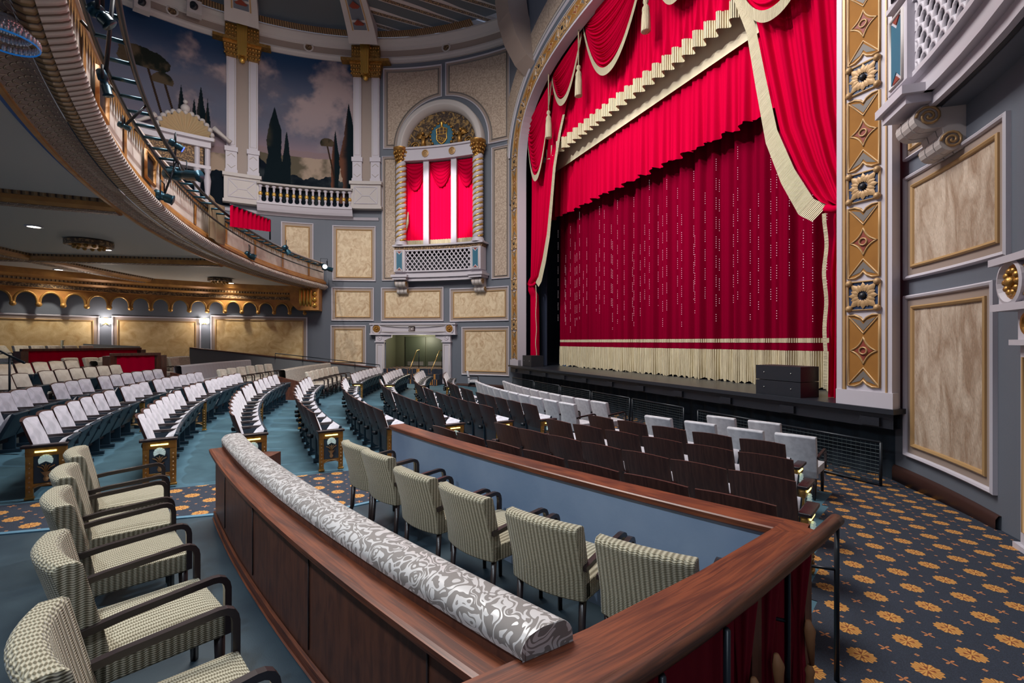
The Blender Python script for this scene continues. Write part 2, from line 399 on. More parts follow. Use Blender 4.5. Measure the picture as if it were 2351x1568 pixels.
def thing(name, label, cat, loc=(0, 0, 0), rz=0, group=None):
    o = bpy.data.objects.new(name, None); o.empty_display_size = .1; COL.objects.link(o)
    o.location = loc; o.rotation_euler = (0, 0, rz); tag(o, label, cat, group); return o
def struct(name, mb, m): return tag(mb.build(name, m), kind='structure')
KIDS = {}
def dup(root, loc, rz, label=None, group=None, scale=None):
    if root not in KIDS: KIDS[root] = [(c, list(c.children)) for c in root.children]
    r = root.copy(); COL.objects.link(r); r.location = loc; r.rotation_euler = (0, 0, rz)
    if scale: r.scale = scale
    if label: r['label'] = label
    if group: r['group'] = group
    for ch, gs in KIDS[root]:
        c = ch.copy(); COL.objects.link(c); c.parent = r
        for g in gs:
            d = g.copy(); COL.objects.link(d); d.parent = c
    return r
ORD = ['zeroth', 'first', 'second', 'third', 'fourth', 'fifth', 'sixth', 'seventh', 'eighth', 'ninth', 'tenth', 'eleventh', 'twelfth', 'thirteenth', 'fourteenth', 'fifteenth', 'sixteenth', 'seventeenth']

# ---------------------------------------------------------------- house geometry
CC = (17.476, 20.734)                       # centre of the seating curves
def P(r, deg, z=0): a = math.radians(deg); return (CC[0]-r*math.cos(a), CC[1]-r*math.sin(a), z)
def fz(r):                                  # floor height of the rake
    H = 2.355+(18-r)*.0515
    z = EYE-H
    if r > 28.2: z += (r-28.2)*.085
    return max(z, 0)
RW = 13.7; WC = UV(-2, VC)                  # the round wall
def wmap(side=1):
    def f(s, z, d=0):
        a = s/RW; r = RW-d; U = -2+r*math.cos(a); V = VC+side*r*math.sin(a); x, y = UV(U, V); return (x, y, z)
    return f
WL, WR = wmap(1), wmap(-1)
def pxs(px, d=0):
    t = (px-CX)/F; r = RW-d; A = t*t+1; B = -2*(t*WC[0]+WC[1]); C_ = WC[0]**2+WC[1]**2-r*r
    Y = (-B+math.sqrt(B*B-4*A*C_))/(2*A); X = t*Y
    dx, dy = X-WC[0], Y-WC[1]; cu = dx*UX+dy*UY; cv = dx*VX+dy*VY
    return math.atan2(cv, cu)*RW, Y
def S(px, d=0): return pxs(px, d)[0]
def Z(px, py, d=0): return EYE+(CY-py)*pxs(px, d)[1]/F
def at(px, py, Y): return ((px-CX)*Y/F, Y, EYE+(CY-py)*Y/F)
def rect(s0, s1, z0, z1, step=.5):
    n = max(1, int(abs(s1-s0)/step)); a = [(s0+(s1-s0)*i/n, z0) for i in range(n+1)]; return a+[(x, z1) for x, _ in reversed(a)]
def arcpts(c, r, a0, a1, n): return [(c[0]+r*math.cos(math.radians(a0+(a1-a0)*i/n)), c[1]+r*math.sin(math.radians(a0+(a1-a0)*i/n))) for i in range(n+1)]

# ---------------------------------------------------------------- floors and platforms
def left_of_rail(x, y):      # inside the box side of the sloping rail
    pl = [(-6, -2.2), (-.197, 1.438), (.284, 1.742), (1.50, 2.69)]
    for (x0, y0), (x1, y1) in zip(pl, pl[1:]):
        if x0 <= x <= x1: return y > y0+(y1-y0)*(x-x0)/(x1-x0)
    return x < x0
def floor_grid(r0, r1, a0, a1, dr, da, dz, skip=None):
    mb = MB(); nr = max(1, round((r1-r0)/dr)); na = max(1, round((a1-a0)/da))
    for i in range(nr):
        for j in range(na):
            ra, rb = r0+(r1-r0)*i/nr, r0+(r1-r0)*(i+1)/nr; aa, ab = a0+(a1-a0)*j/na, a0+(a1-a0)*(j+1)/na
            c = P((ra+rb)/2, (aa+ab)/2)
            if skip and skip((ra+rb)/2, (aa+ab)/2, c): continue
            mb.add([P(ra, aa, fz(ra)+dz), P(rb, aa, fz(rb)+dz), P(rb, ab, fz(rb)+dz), P(ra, ab, fz(ra)+dz)], [(0, 1, 2, 3)], smooth=False)
    return mb
inbox = lambda r, a, c: (37.8 < a and r > 23.93 and left_of_rail(c[0], c[1]))
struct('floor', floor_grid(8.5, 36, -20, 80, .25, .5, 0, inbox), CARPB)
struct('floor', floor_grid(9, 18.45, -12, 46.0, .5, 1., .006), CARPET)                                    # in front of the first row
struct('floor', floor_grid(18.45, 31, 33.75, 37.75, .5, 1., .006), CARPET)                                # left aisle
struct('floor', floor_grid(10, 27.5, 46.0, 76, .125, .25, .006, lambda r, a, c: (a < 48.6-(23.4-r)*.3 and r > 18.45 and r < 23.93) or inbox(r, a, c)), CARPET)   # right aisle
mb = MB(); w_ = [P(23.93, a) for a in np.linspace(37.8, 48.7, 16)]; w2 = [P(25.95, a) for a in np.linspace(37.8, 47.9, 16)]
for z0 in (.4,):
    vs = [(x, y, z0) for x, y, _ in w_+w2[::-1]]; n = len(vs); mb.add(vs+[(x, y, -.05) for x, y, _ in vs], [tuple(range(n))]+[(i, (i+1) % n, n+(i+1) % n, n+i) for i in range(n)], smooth=False)
struct('floor', mb, PLATB)
mb = MB(); pts = [P(25.95, a)[:2] for a in np.linspace(37.5, 47.8, 14)]+[(-.25, 1.42), (-1.6, .62), (-4.4, -1.2), (-9, -1.2), (-9, 3.5), (-6.7, 4.0), (-4.9, 4.46)]
vs = [(x, y, .56) for x, y in pts]; n = len(vs); mb.add(vs+[(x, y, .0) for x, y in pts], [tuple(range(n))]+[(i, (i+1) % n, n+(i+1) % n, n+i) for i in range(n)], smooth=False)
struct('floor', mb, PLATB)
mb = MB().sweep([(-9, 3.47, .56), (-6.7, 3.98, .56), (-4.9, 4.44, .56), (*P(25.97, 37.45)[:2], .56)], [(-.03, .0), (-.03, .012), (.03, .012), (.03, 0)])
mb.sweep([(*P(r, 37.85)[:2], .4) for r in (24.0, 25.9)], [(-.03, 0), (-.03, .012), (.03, .012), (.03, 0)])
struct('trim_1', mb, NOSE)
# ground well behind the visible floor edges
# ---------------------------------------------------------------- round wall
def wall(mp, ss, zz, skip, m, name):
    mb = MB()
    for i in range(len(ss)-1):
        for j in range(len(zz)-1):
            if skip and skip((ss[i]+ss[i+1])/2, (zz[j]+zz[j+1])/2): continue
            mb.add([mp(ss[i], zz[j]), mp(ss[i+1], zz[j]), mp(ss[i+1], zz[j+1]), mp(ss[i], zz[j+1])], [(0, 1, 2, 3)], smooth=False)
    struct(name, mb, m)
sA = S(1178); sDR, sDL = S(1017), S(886); dz0, dz1 = 1.0, 2.78
sEnd = S(-90)+3
def cuts(a, b, st, extra): return sorted(set([round(x, 4) for x in np.linspace(a, b, max(2, int((b-a)/st)+1))]+[round(e, 4) for e in extra]))
ss = cuts(8.2, sEnd, .4, [sDR, sDL]); door_hole = lambda s, z: sDR < s < sDL and dz0-.01 < z < dz1
wall(WL, ss, [-.2, dz0, dz1, 17.4], door_hole, WALLG, 'wall_left')
wall(WR, cuts(8.15, 17.5, .4, []), [-.2, dz0, dz1, 17.4], None, WALLG, 'wall_right')

# wall panels --------------------------------------------------------------
def panel(mp, pts, label, field=MARB, k=1.0, z_plain=False, group=None, m_out=WHITE, m_in=TAUPE, m_g=GOLDP, name='wall_panel'):
    cs = [mp(p[0], p[1], 0) for p in pts]; c = [sum(q[i] for q in cs)/len(cs) for i in range(2)]+[min(q[2] for q in cs)]
    t = thing(name, label, 'wall panel', c, 0, group)
    MB().ring(pts, mp, [(0, -.01), (0, .05), (.02*k, .07), (.05*k, .06), (.065*k, .035), (.065*k, -.01)]).build('outer_moulding', m_out, t)
    MB().ring(pts, mp, [(.06*k, .02), (.19*k, .02)]).build('painted_border', m_in, t)
    MB().ring(pts, mp, [(.18*k, .01), (.18*k, .045), (.20*k, .06), (.23*k, .045), (.245*k, .01)]).build('gilt_bead', m_g, t)
    mb = MB(); s_ = [p[0] for p in pts]; z_ = [p[1] for p in pts]
    if len(set(round(z, 3) for z in z_)) <= 2:
        a, b, c0, c1 = min(s_)+.22*k, max(s_)-.22*k, min(z_)+.22*k, max(z_)-.22*k; nn = max(1, int((b-a)/.4))
        mb.grid(lambda u, v: mp(a+(b-a)*u, c0+(c1-c0)*v, .018), nn, 1)
    else:
        ins = MB().ring(pts, lambda s, z, d: (s, z, d), [(.22*k, 0), (.23*k, 0)]).v[:len(pts)]
        mb.prism([(p[0], p[1]) for p in ins], mp, -.0, .018)
    mb.build('field', field, t); return t
def SR(px, d=0):
    return min(np.linspace(8.2, 14.5, 1600), key=lambda s: abs((lambda p: CX+F*p[0]/p[1])(WR(s, 0, d))-px))
def R4(px0, px1, py0, py1):      # px left/right, top/bottom -> (s0,s1,z0,z1)
    m = (px0+px1)/2; return rect(S(px1), S(px0), Z(m, py1), Z(m, py0))
LP = [((1060, 1170, 750, 862), 'tall marbled wall panel right of the exit doorway, next to the proscenium', MARB, 1),
      ((1033, 1169, 660, 738), 'wide marbled panel under the right half of the far curtained box', MARB, 1),
      ((875, 1019, 660, 738), 'wide marbled panel under the left half of the far curtained box', MARB, 1),
      ((761, 859, 660, 737), 'small marbled wall panel just right of the balcony end bracket', MARB, 1),
      ((759, 841, 747, 840), 'low marbled wall panel between balcony corner and exit doorway', MARB, 1),
      ((763, 863, 519, 646), 'nearly square marbled panel high beside the balcony end', MARB, 1),
      ((645, 720, 511, 610), 'marbled panel partly hidden behind the balcony end', MARB, 1),
      ((877, 915, 359, 645), 'tall narrow stippled panel left of the far curtained box', STUC, .72),
      ((1129, 1171, 335, 640), 'tall narrow stippled panel right of the far curtained box', STUC, .72)]
for q, lab, fm, k in LP: panel(WL, R4(*q), lab, fm, k, m_g=GREIGE if fm is STUC else GOLDP)
for q, lab in (((-62, 228, 721, 850), 'amber marbled panel at far left under the balcony, left of both sconces'), ((256, 461, 727, 850), 'amber marbled rear wall panel between the two lit sconces'), ((483, 706, 726, 850), 'amber marbled rear wall panel right of the right-hand sconce')):
    panel(WL, R4(*q), lab, MARBW)
# arched-corner panels above the box
sB = S(1019); zB = Z(1016, 333); rB = 2.05+.42
zt = Z(950, 156); zt2 = Z(1100, 126)
def arch_panel(mp, sgn, s_in, s_out, zbot, ztop):
    pts = []
    a0 = math.degrees(math.acos(min(1, (s_in-sB)*sgn/rB)))
    a1 = math.degrees(math.asin(max(0, (zbot-zB)/rB))) if zbot > zB else 0
    arc = arcpts((0, zB), rB, a0, a1, 16)
    pts = [(sB+sgn*x, z) for x, z in arc]
    if zbot < zB: pts.append((sB+sgn*rB, zbot))
    pts += [(s_out, zbot)]; pts += [(s_out, zbot+(ztop-zbot)*i/4) for i in (1, 2, 3)]
    n = 6; pts += [(s_out+(s_in-s_out)*i/n, ztop) for i in range(n)]+[(s_in, ztop)]
    return pts
panel(WL, arch_panel(WL, 1, sB+.09, S(880), Z(900, 345)+.05, Z(950, 155)), 'stippled panel with a curved corner, upper left of the far box arch', STUC, 1, m_g=GREIGE)
panel(WL, arch_panel(WL, -1, sB-.09, S(1172), Z(1150, 326), Z(1100, 128)), 'stippled panel with a curved corner, upper right of the far box arch', STUC, 1, m_g=GREIGE)
# the same side of the house on the right
panel(WR, rect(8.50, SR(2291), .50, 3.16), 'large streaked sand wall panel right of the proscenium, the lower one', MARBR, 1)
panel(WR, rect(8.50, SR(2322), 3.42, 5.13), 'large streaked sand wall panel directly below the near box bracket', MARBR, 1)
panel(WR, rect(8.50, 9.3, 5.4, 12.0), 'narrow panel behind the near box, right of the gilded column strip', STUC, .72)
panel(WR, rect(S(1019), S(877), 3.60, 5.30), 'streaked panel at the right edge above the near doorway', MARBR, 1)
# baseboards
sRd = SR(2300)
mb = MB().grid(lambda u, v: WR(8.2+(sRd-8.2)*u, [0, .0, .22, .27, .27][int(round(v*4))]+fz(14.5), [.0, .06, .06, .03, 0][int(round(v*4))]), 14, 4); struct('baseboard_right', mb, SKIRT)
mb = MB().grid(lambda u, v: WL(8.2+(sDR-.75-8.2)*u, [0, .0, .22, .27, .27][int(round(v*4))], [.0, .06, .06, .03, 0][int(round(v*4))]), 14, 4); struct('baseboard_left', mb, SKIRT)

# frieze and cornice round the top of the wall
zc = Z(950, 150)+.12
def wsweep(mp, prof, s0, s1, n): return MB().grid(lambda u, v: (*mp(s0+(s1-s0)*u, prof[int(round(v*(len(prof)-1)))][1], prof[int(round(v*(len(prof)-1)))][0]), (s1-s0)*u, v*.5), n, len(prof)-1, smooth=False)
struct('trim_2', wsweep(WL, [(0, zc), (.10, zc), (.12, zc+.12), (.16, zc+.2), (.16, zc+.28)], 8.2, sEnd, 70), CREAM)
struct('trim_3', wsweep(WL, [(.12, zc+.28), (.12, zc+.64)], 8.2, sEnd, 70), TAUPE)
struct('trim_4', wsweep(WL, [(.12, zc+.62), (.18, zc+.66), (.22, zc+.76), (.34, zc+.9), (.42, zc+1.02), (.42, zc+1.1)], 8.2, sEnd, 70), CREAM)
for px in (1027, 710, 395):
    s0 = S(px); t = thing('frieze_rosette', {1027: 'round rosette on the frieze above the far box', 710: 'round rosette on the frieze above the cypress mural', 395: 'round rosette on the frieze above the left mural'}[px], 'rosette', WL(s0, zc+.5, .12))
    c = arcpts((s0, zc+.5), .21, 0, 360, 20)[:-1]
    MB().ring(c, WL, [(-.03, .12), (-.03, .18), (.03, .19), (.05, .13)]).build('ring', CREAM, t)
    mb = MB().prism(arcpts((s0, zc+.5), .16, 0, 360, 16)[:-1], WL, .1, .14)
    for k in range(8): a = k*PI/4; mb.ball(WL(s0+.08*math.cos(a), zc+.5+.08*math.sin(a), .15), .035, 6)
    mb.build('flower', ORN, t)

# ceiling -------------------------------------------------------------------
zC = zc+1.1
mb = MB().grid(lambda u, v: WL(8+(sEnd-8)*u, zC+.35+v*v*1.5, .3+v*8.0), 60, 8); struct('ceiling', mb, CEILB)
mb = MB().grid(lambda u, v: (*WL(10.7+(sEnd-10.7)*u, zC+.02+.1*v, .42+.35*v), u*(sEnd-9), v*.3), 90, 1); struct('trim_5', mb, BEAD)
for d0, nm in ((3.0, 'a'), (5.4, 'b')):
    mb = MB()
    for (a, b, c, e) in ((0, .5, -.0, 0), (.5, .5, 0, .35), (.5, 0, .35, .35)):
        mb.grid(lambda u, v: WL(19.2+(sEnd-19.2)*u, zC+.42+d0*d0*.02+(c+(e-c)*v)-.35, d0+a+(b-a)*v), 60, 1)
    mb.grid(lambda u, v: WL(19.2+(sEnd-19.2)*u, zC+.42+d0*d0*.02-.35, d0+.5*v), 60, 1)
    struct('trim_6', mb, CREAM)
def rib(px, lab):
    s0 = S(px); t = thing('ceiling_rib', lab, 'ceiling beam', WL(s0, zC, 1))
    fp = lambda u: (zC-.55+.95*min(1, u*3)**.6+u*.6, .75+u*8)
    mb = MB(); mb.grid(lambda u, v: WL(s0+(v-.5)*1.5, fp(u)[0], fp(u)[1]), 16, 1)
    mb.grid(lambda u, v: WL(s0-.75, fp(u)[0]+v*1.2, fp(u)[1]), 16, 1); mb.grid(lambda u, v: WL(s0+.75, fp(u)[0]+v*1.2, fp(u)[1]), 16, 1)
    mb.build('beam', CREAM, t)
    mb = MB()
    for o in (-.42, .42): mb.grid(lambda u, v: WL(s0+o+(v-.5)*.07, fp(.06+.9*u)[0]-.02, fp(.06+.9*u)[1]), 16, 1)
    mb.build('gilt_line', GOLDP, t)
    mb = MB().grid(lambda u, v: WL(s0+(v-.5)*.7, fp(.06+.9*u)[0]-.008, fp(.06+.9*u)[1]), 16, 1); mb.build('painted_inlay', WALLG, t)
    for k in range(3):
        u = .10+k*.1; z, d = fp(u); MB().add([WL(s0-.3, z-.045, d), WL(s0, z-.045+.02, d+.3), WL(s0+.3, z-.045, d), WL(s0, z-.045-.03, d-.3)], [(0, 1, 2, 3)], smooth=False).build('diamond', RUST, t)
rib(843, 'painted ceiling beam rising from the right pair of gold capitals'); rib(557, 'painted ceiling beam rising from the left pair of gold capitals')
# straight carved beams to the right of the right-hand rib
for k, (xa, ya, xb, yb) in enumerate(((905, 70, 1030, 106), (900, 40, 1085, 92), (900, 5, 1130, 78), (985, 2, 1170, 62), (1060, -5, 1175, 30))):
    zq = zC+.35; a = at(xa, ya, (zq-EYE)*F/(CY-ya)); b = at(xb, yb, (zq-EYE)*F/(CY-yb))
    a = Vector(a); b = Vector(b); d = (b-a); a -= d*.35; b += d*.12
    o = MB().sweep([a, b], [(-.22, .3), (-.22, .06), (-.16, 0), (.16, 0), (.22, .06), (.22, .3)]).build('ceiling_joist', CREAM)
    tag(o, f'{ORD[k+1]} cream ceiling joist from the wall, between rib and proscenium arch', 'ceiling beam', 'cream ceiling joists')
    a2 = a.copy(); b2 = b.copy(); a2.z -= .012; b2.z -= .012
    MB().sweep([a2, b2], [(-.09, .02), (-.09, 0), (.09, 0), (.09, .02)]).build('carved_inlay', ORN, o)
# curved brown arch that springs beside the proscenium
pts = [at(x, y, 20.6) for x, y in ((1172, -60), (1174, 0), (1180, 45), (1194, 90), (1216, 130), (1250, 165))]
o = MB().sweep(pts, [(-.55, -.5), (.45, -.5), (.45, .5), (-.55, .5), (-.55, -.5)], up=(-.5, .85, 0)).build('trim_7', TAUPE); tag(o, kind='structure')

# ---------------------------------------------------------------- murals
def fbm(X, Y, seed, octs=5):
    rs = np.random.RandomState(seed); out = 0; amp = 1; tot = 0
    for o in range(octs):
        n = 2**(o+2); g = rs.rand(n*3+2, n*3+2); x = X*n; y = Y*n; xi = np.floor(x).astype(int); yi = np.floor(y).astype(int)
        fx = x-xi; fy = y-yi; fx = fx*fx*(3-2*fx); fy = fy*fy*(3-2*fy)
        v = (g[xi, yi]*(1-fx)+g[xi+1, yi]*fx)*(1-fy)+(g[xi, yi+1]*(1-fx)+g[xi+1, yi+1]*fx)*fy
        out = out+v*amp; tot += amp; amp *= .55
    return out/tot
def mural_colors(X, Y, asp, seed, cyp, pines, hill):
    """X 0..1 left to right, Y 0..1 bottom to top"""
    def mx(a, b, t): return a*(1-t[..., None])+b*t[..., None]
    c_ = lambda *a: np.array(a)
    ss_ = lambda a, b, t: np.clip((t-a)/(b-a), 0, 1)**2*(3-2*np.clip((t-a)/(b-a), 0, 1))
    sky = mx(np.broadcast_to(c_(.36, .22, .22), X.shape+(3,)), c_(.115, .125, .175), ss_(.15, .55, Y)); sky = mx(sky, c_(.018, .045, .105), ss_(.62, 1, Y))
    n = fbm(X*asp, Y*1.3, seed); n2 = fbm(X*asp+.4, Y+.3, seed+5, 6)
    n = n*.6+fbm(X*asp*1.7+.1, Y*1.5+.2, seed+2, 6)*.4; cl = ss_(.40, .56, n-.18*ss_(.72, 1., Y))*ss_(.05, .25, Y); col = mx(np.broadcast_to(c_(.115, .115, .155), X.shape+(3,)), c_(.40, .30, .29), ss_(.47, .66, n2)*ss_(.1, .8, Y))
    img = mx(sky, col, cl*.85)
    hz = hill+.035*fbm(X, X*0+.3, seed+9); img = mx(img, c_(.22, .16, .17), (Y < hz+.03).astype(float)); 
    land = mx(np.broadcast_to(c_(.10, .085, .06), X.shape+(3,)), c_(.34, .26, .20), ss_(.45, .6, n2)); img = mx(img, land, (Y < hz-.01).astype(float))
    bush = .155+.08*fbm(X*1.4, X*0+.5, seed+3, 6)+.09*np.exp(-((X-.03)/.10)**2); bm = (Y < bush+.02*(n2-.5)).astype(float)
    img = mx(img, mx(np.broadcast_to(c_(.006, .010, .016), X.shape+(3,)), c_(.035, .045, .05), ss_(.5, .7, n)), bm)
    for (x, w_, y0, y1, warm) in cyp:
        t = np.clip((Y-y0)/(y1-y0), 0, 1); jag = fbm(X*0+x, Y*3.0 % 1.0, seed+21, 6)-.5; jag2 = fbm(X*1.5, Y*1.5, seed+31, 6)-.5; half = w_*np.minimum(1, (1-t)*2.4)**.8*(1-.25*t)*(1+1.1*jag2+.5*jag)*.5
        m_ = ((np.abs(X-x) < half) & (Y > y0) & (Y < y1)).astype(float); base = mx(np.broadcast_to(c_(.006, .012, .016), X.shape+(3,)), c_(*warm), ss_(.0, -.45, (X-x)/w_)*ss_(.35, .6, n2))
        img = mx(img, base, m_)
    for (x, y, w_, h_) in pines:
        nn = fbm(X*1.6, Y*1.6, seed+7, 5); m_ = ((((X-x)/w_)**2+((Y-y)/h_)**2 < .05+1.75*nn) & (Y > y-h_*.55)).astype(float)
        trunk = ((np.abs(X-(x+(y-Y)*.35)) < .008) & (Y < y) & (Y > hz*.6)).astype(float); img = mx(img, c_(.03, .018, .012), trunk)
        img = mx(img, mx(np.broadcast_to(c_(.012, .015, .012), X.shape+(3,)), c_(.075, .055, .035), ss_(.45, .62, nn)), m_)
    return img
def mural(s_left, s_right, z0, z1, label, **kw):
    NX, NZ = 280, 420; W_ = s_left-s_right
    mb = MB().grid(lambda u, v: WL(s_left-W_*u, z0+(z1-z0)*v, .03), NX, NZ)
    mm = mat('mural_paint', (.2, .2, .2), .95, spec=.05); n = NT(mm); a = n.node('ShaderNodeVertexColor', layer_name='paint'); n.put(n.b.inputs['Base Color'], a.outputs[0])
    o = mb.build('landscape_mural', mm)
    U, V_ = np.meshgrid(np.linspace(0, .999, NX+1), np.linspace(0, .999, NZ+1), indexing='ij'); c = mural_colors(U, V_, W_/(z1-z0), **kw)
    at_ = o.data.color_attributes.new('paint', 'FLOAT_COLOR', 'POINT'); d = np.ones((c.shape[0]*c.shape[1], 4)); d[:, :3] = c.reshape(-1, 3); at_.data.foreach_set('color', d.ravel())
    tag(o, label, 'mural')
zm0 = Z(700, 436); zm1 = zc+.02
mural(S(590), S(820), zm0-.9, zm1, 'painted landscape with tall dark cypresses above the stone balustrade', seed=3, hill=.32, cyp=[(.165, .17, .10, .64, (.05, .045, .03)), (.28, .10, .10, .49, (.04, .038, .025)), (.77, .09, .10, .53, (.13, .05, .03)), (.91, .17, .04, .72, (.13, .055, .035))], pines=[(.68, .44, .07, .035)])
mural(S(150), S(531), zm0-1.2, zm1, 'painted landscape with umbrella pine and cypresses, left of the paired pilasters', seed=11, hill=.30, cyp=[(.66, .07, .2, .66, (.06, .04, .03)), (.745, .055, .2, .60, (.04, .03, .03)), (.79, .075, .2, .68, (.03, .03, .03)), (.835, .04, .2, .62, (.04, .03, .02))], pines=[(.44, .74, .16, .075), (.55, .66, .06, .045)])
# pilaster pairs
def pilaster_pair(px, lab):
    s0 = S(px); zb = Z(px, 465 if px < 700 else 478); z1 = zb+1.15
    t = thing('paired_pilaster', lab, 'pilaster', WL(s0, zb, 0))
    hw = .78
    mb = MB().prism(rect(s0-hw, s0+hw, zb, z1), WL, 0, .30); mb.prism(rect(s0-hw-.06, s0+hw+.06, z1-.02, z1+.14), WL, 0, .38); mb.prism(rect(s0-hw-.05, s0+hw+.05, zb-.12, zb+.02), WL, 0, .36); mb.build('pedestal', CREAM, t)
    mb = MB().line([(s0-.6, zb+.15), (s0+.6, zb+.15), (s0+.6, z1-.15), (s0-.6, z1-.15)], lambda s, z, d: WL(s, z, .30+d), .03, .03, True)
    for a, b in (((-.6, .15), (-.22, .5)), ((.6, .15), (.22, .5)), ((-.6, 1.0), (-.22, .62)), ((.6, 1.0), (.22, .62)), ((-.22, .55), (.22, .55))): mb.line([(s0+a[0], zb+a[1]), (s0+b[0], zb+b[1])], lambda s, z, d: WL(s, z, .30+d), .025, .025)
    mb.build('pedestal_beading', WHITE, t)
    mb = MB().prism(rect(s0-.42, s0+.42, z1+.1, zc), WL, 0, .06); mb.build('centre_strip', TAUPE, t)
    for sg in (-1, 1):
        c = s0+sg*.47
        mb = MB().prism(rect(c-.27, c+.27, z1+.12, z1+.32), WL, 0, .24); mb.prism(rect(c-.24, c+.24, z1+.3, z1+1.25), WL, 0, .19); mb.prism(rect(c-.28, c+.28, z1+1.2, z1+1.42), WL, 0, .24); mb.prism(rect(c-.20, c+.20, z1+1.4, zc-.75), WL, 0, .16)
        sh = mb.build('shaft', WHITE, t)
        mb = MB().line([(c-.14, z1+1.55), (c+.14, z1+1.55), (c+.14, zc-.85), (c-.14, zc-.85)], lambda s, z, d: WL(s, z, .16+d), .015, .02, True)
        for zz, sg2 in ((z1+.55, 1), (z1+.95, -1)): mb.line([(c-.16, zz), (c, zz+.14*sg2*-1), (c+.16, zz)], lambda s, z, d: WL(s, z, .19+d), .02, .03)
        mb.build('panel_beading', CREAM, sh)
        mb = MB().prism([(c-.22, zc-.8), (c+.22, zc-.8), (c+.36, zc-.1), (c-.36, zc-.1)], WL, 0, .3)
        for k in range(5):
            for j in range(3): mb.ball(WL(c-.26+k*.13, zc-.68+j*.2, .3), .06+.01*j, 6)
        mb.prism(rect(c-.46+(sg*.16 if sg<0 else 0)*2, c+.46+(sg*.16 if sg>0 else 0)*2, zc-.1, zc+.04), WL, 0, .46); mb.prism(rect(c-.26, c+.26, zc+.02, zc+.75), WL, 0, .34)
        for k in range(4):
            for j in range(4): mb.ball(WL(c-.2+k*.13, zc+.12+j*.17, .34), .05, 6)
        mb.build('gold_capital', GOLD, t)
    mb = MB()
    mb.prism([(s0-.2, zc-.75), (s0+.2, zc-.75), (s0+.24, zc+1.05), (s0-.24, zc+1.05)], WL, .0, .52)
    for k in range(5): mb.prism(rect(s0-.19+k*.085, s0-.15+k*.085, zc-.8, zc+1.0), WL, .5, .56)
    mb.ball(WL(s0, zc-.9, .3), .14, 8); mb.build('fluted_gold_keystone', GOLDB, t)
pilaster_pair(843, 'paired white pilasters with gold capitals right of the cypress mural')
pilaster_pair(557, 'paired white pilasters with gold capitals between the two murals')
# balustrade
sb0, sb1 = S(813), S(591); zb0 = Z(700, 476); 
mb = wsweep(WL, [(0, zb0-.42), (.30, zb0-.42), (.36, zb0-.30), (.42, zb0-.12), (.46, zb0-.1), (.46, zb0), (.0, zb0)], sb0, sb1, 14)
t = thing('stone_balustrade', 'stone balustrade with gilt balusters under the cypress mural', 'balustrade', WL((sb0+sb1)/2, zb0-.4, .2))
mb.build('base_rail', WHITE, t)
wsweep(WL, [(.14, zb0+.80), (.12, zb0+.86), (.46, zb0+.86), (.48, zb0+.92), (.44, zb0+.96), (.10, zb0+.96), (.14, zb0+.80)], sb0, sb1, 14).build('top_rail', CREAM, t)
for k in range(15):
    s0 = sb1-(sb1-sb0)*(k+.5)/15; x, y, z = WL(s0, zb0, .30)
    b = MB().lathe([(.10, 0), (.10, .05), (.05, .10), (.045, .2), (.07, .26)], (x, y, z), 10).lathe([(.07, .26), (.05, .40), (.05, .58), (.06, .62), (.055, .72), (.10, .76), (.10, .82)], (x, y, z), 10).build('baluster', WHITE, t)
    MB().lathe([(.055, .32), (.092, .37), (.088, .46), (.055, .51)], (x, y, z), 10).build('gilt_collar', GOLDC, b)
struct('trim_8', wsweep(WL, [(0, zb0-.55), (.05, zb0-.55), (.12, zb0-.42), (.0, zb0-.42)], S(870), sEnd, 50), WHITE)

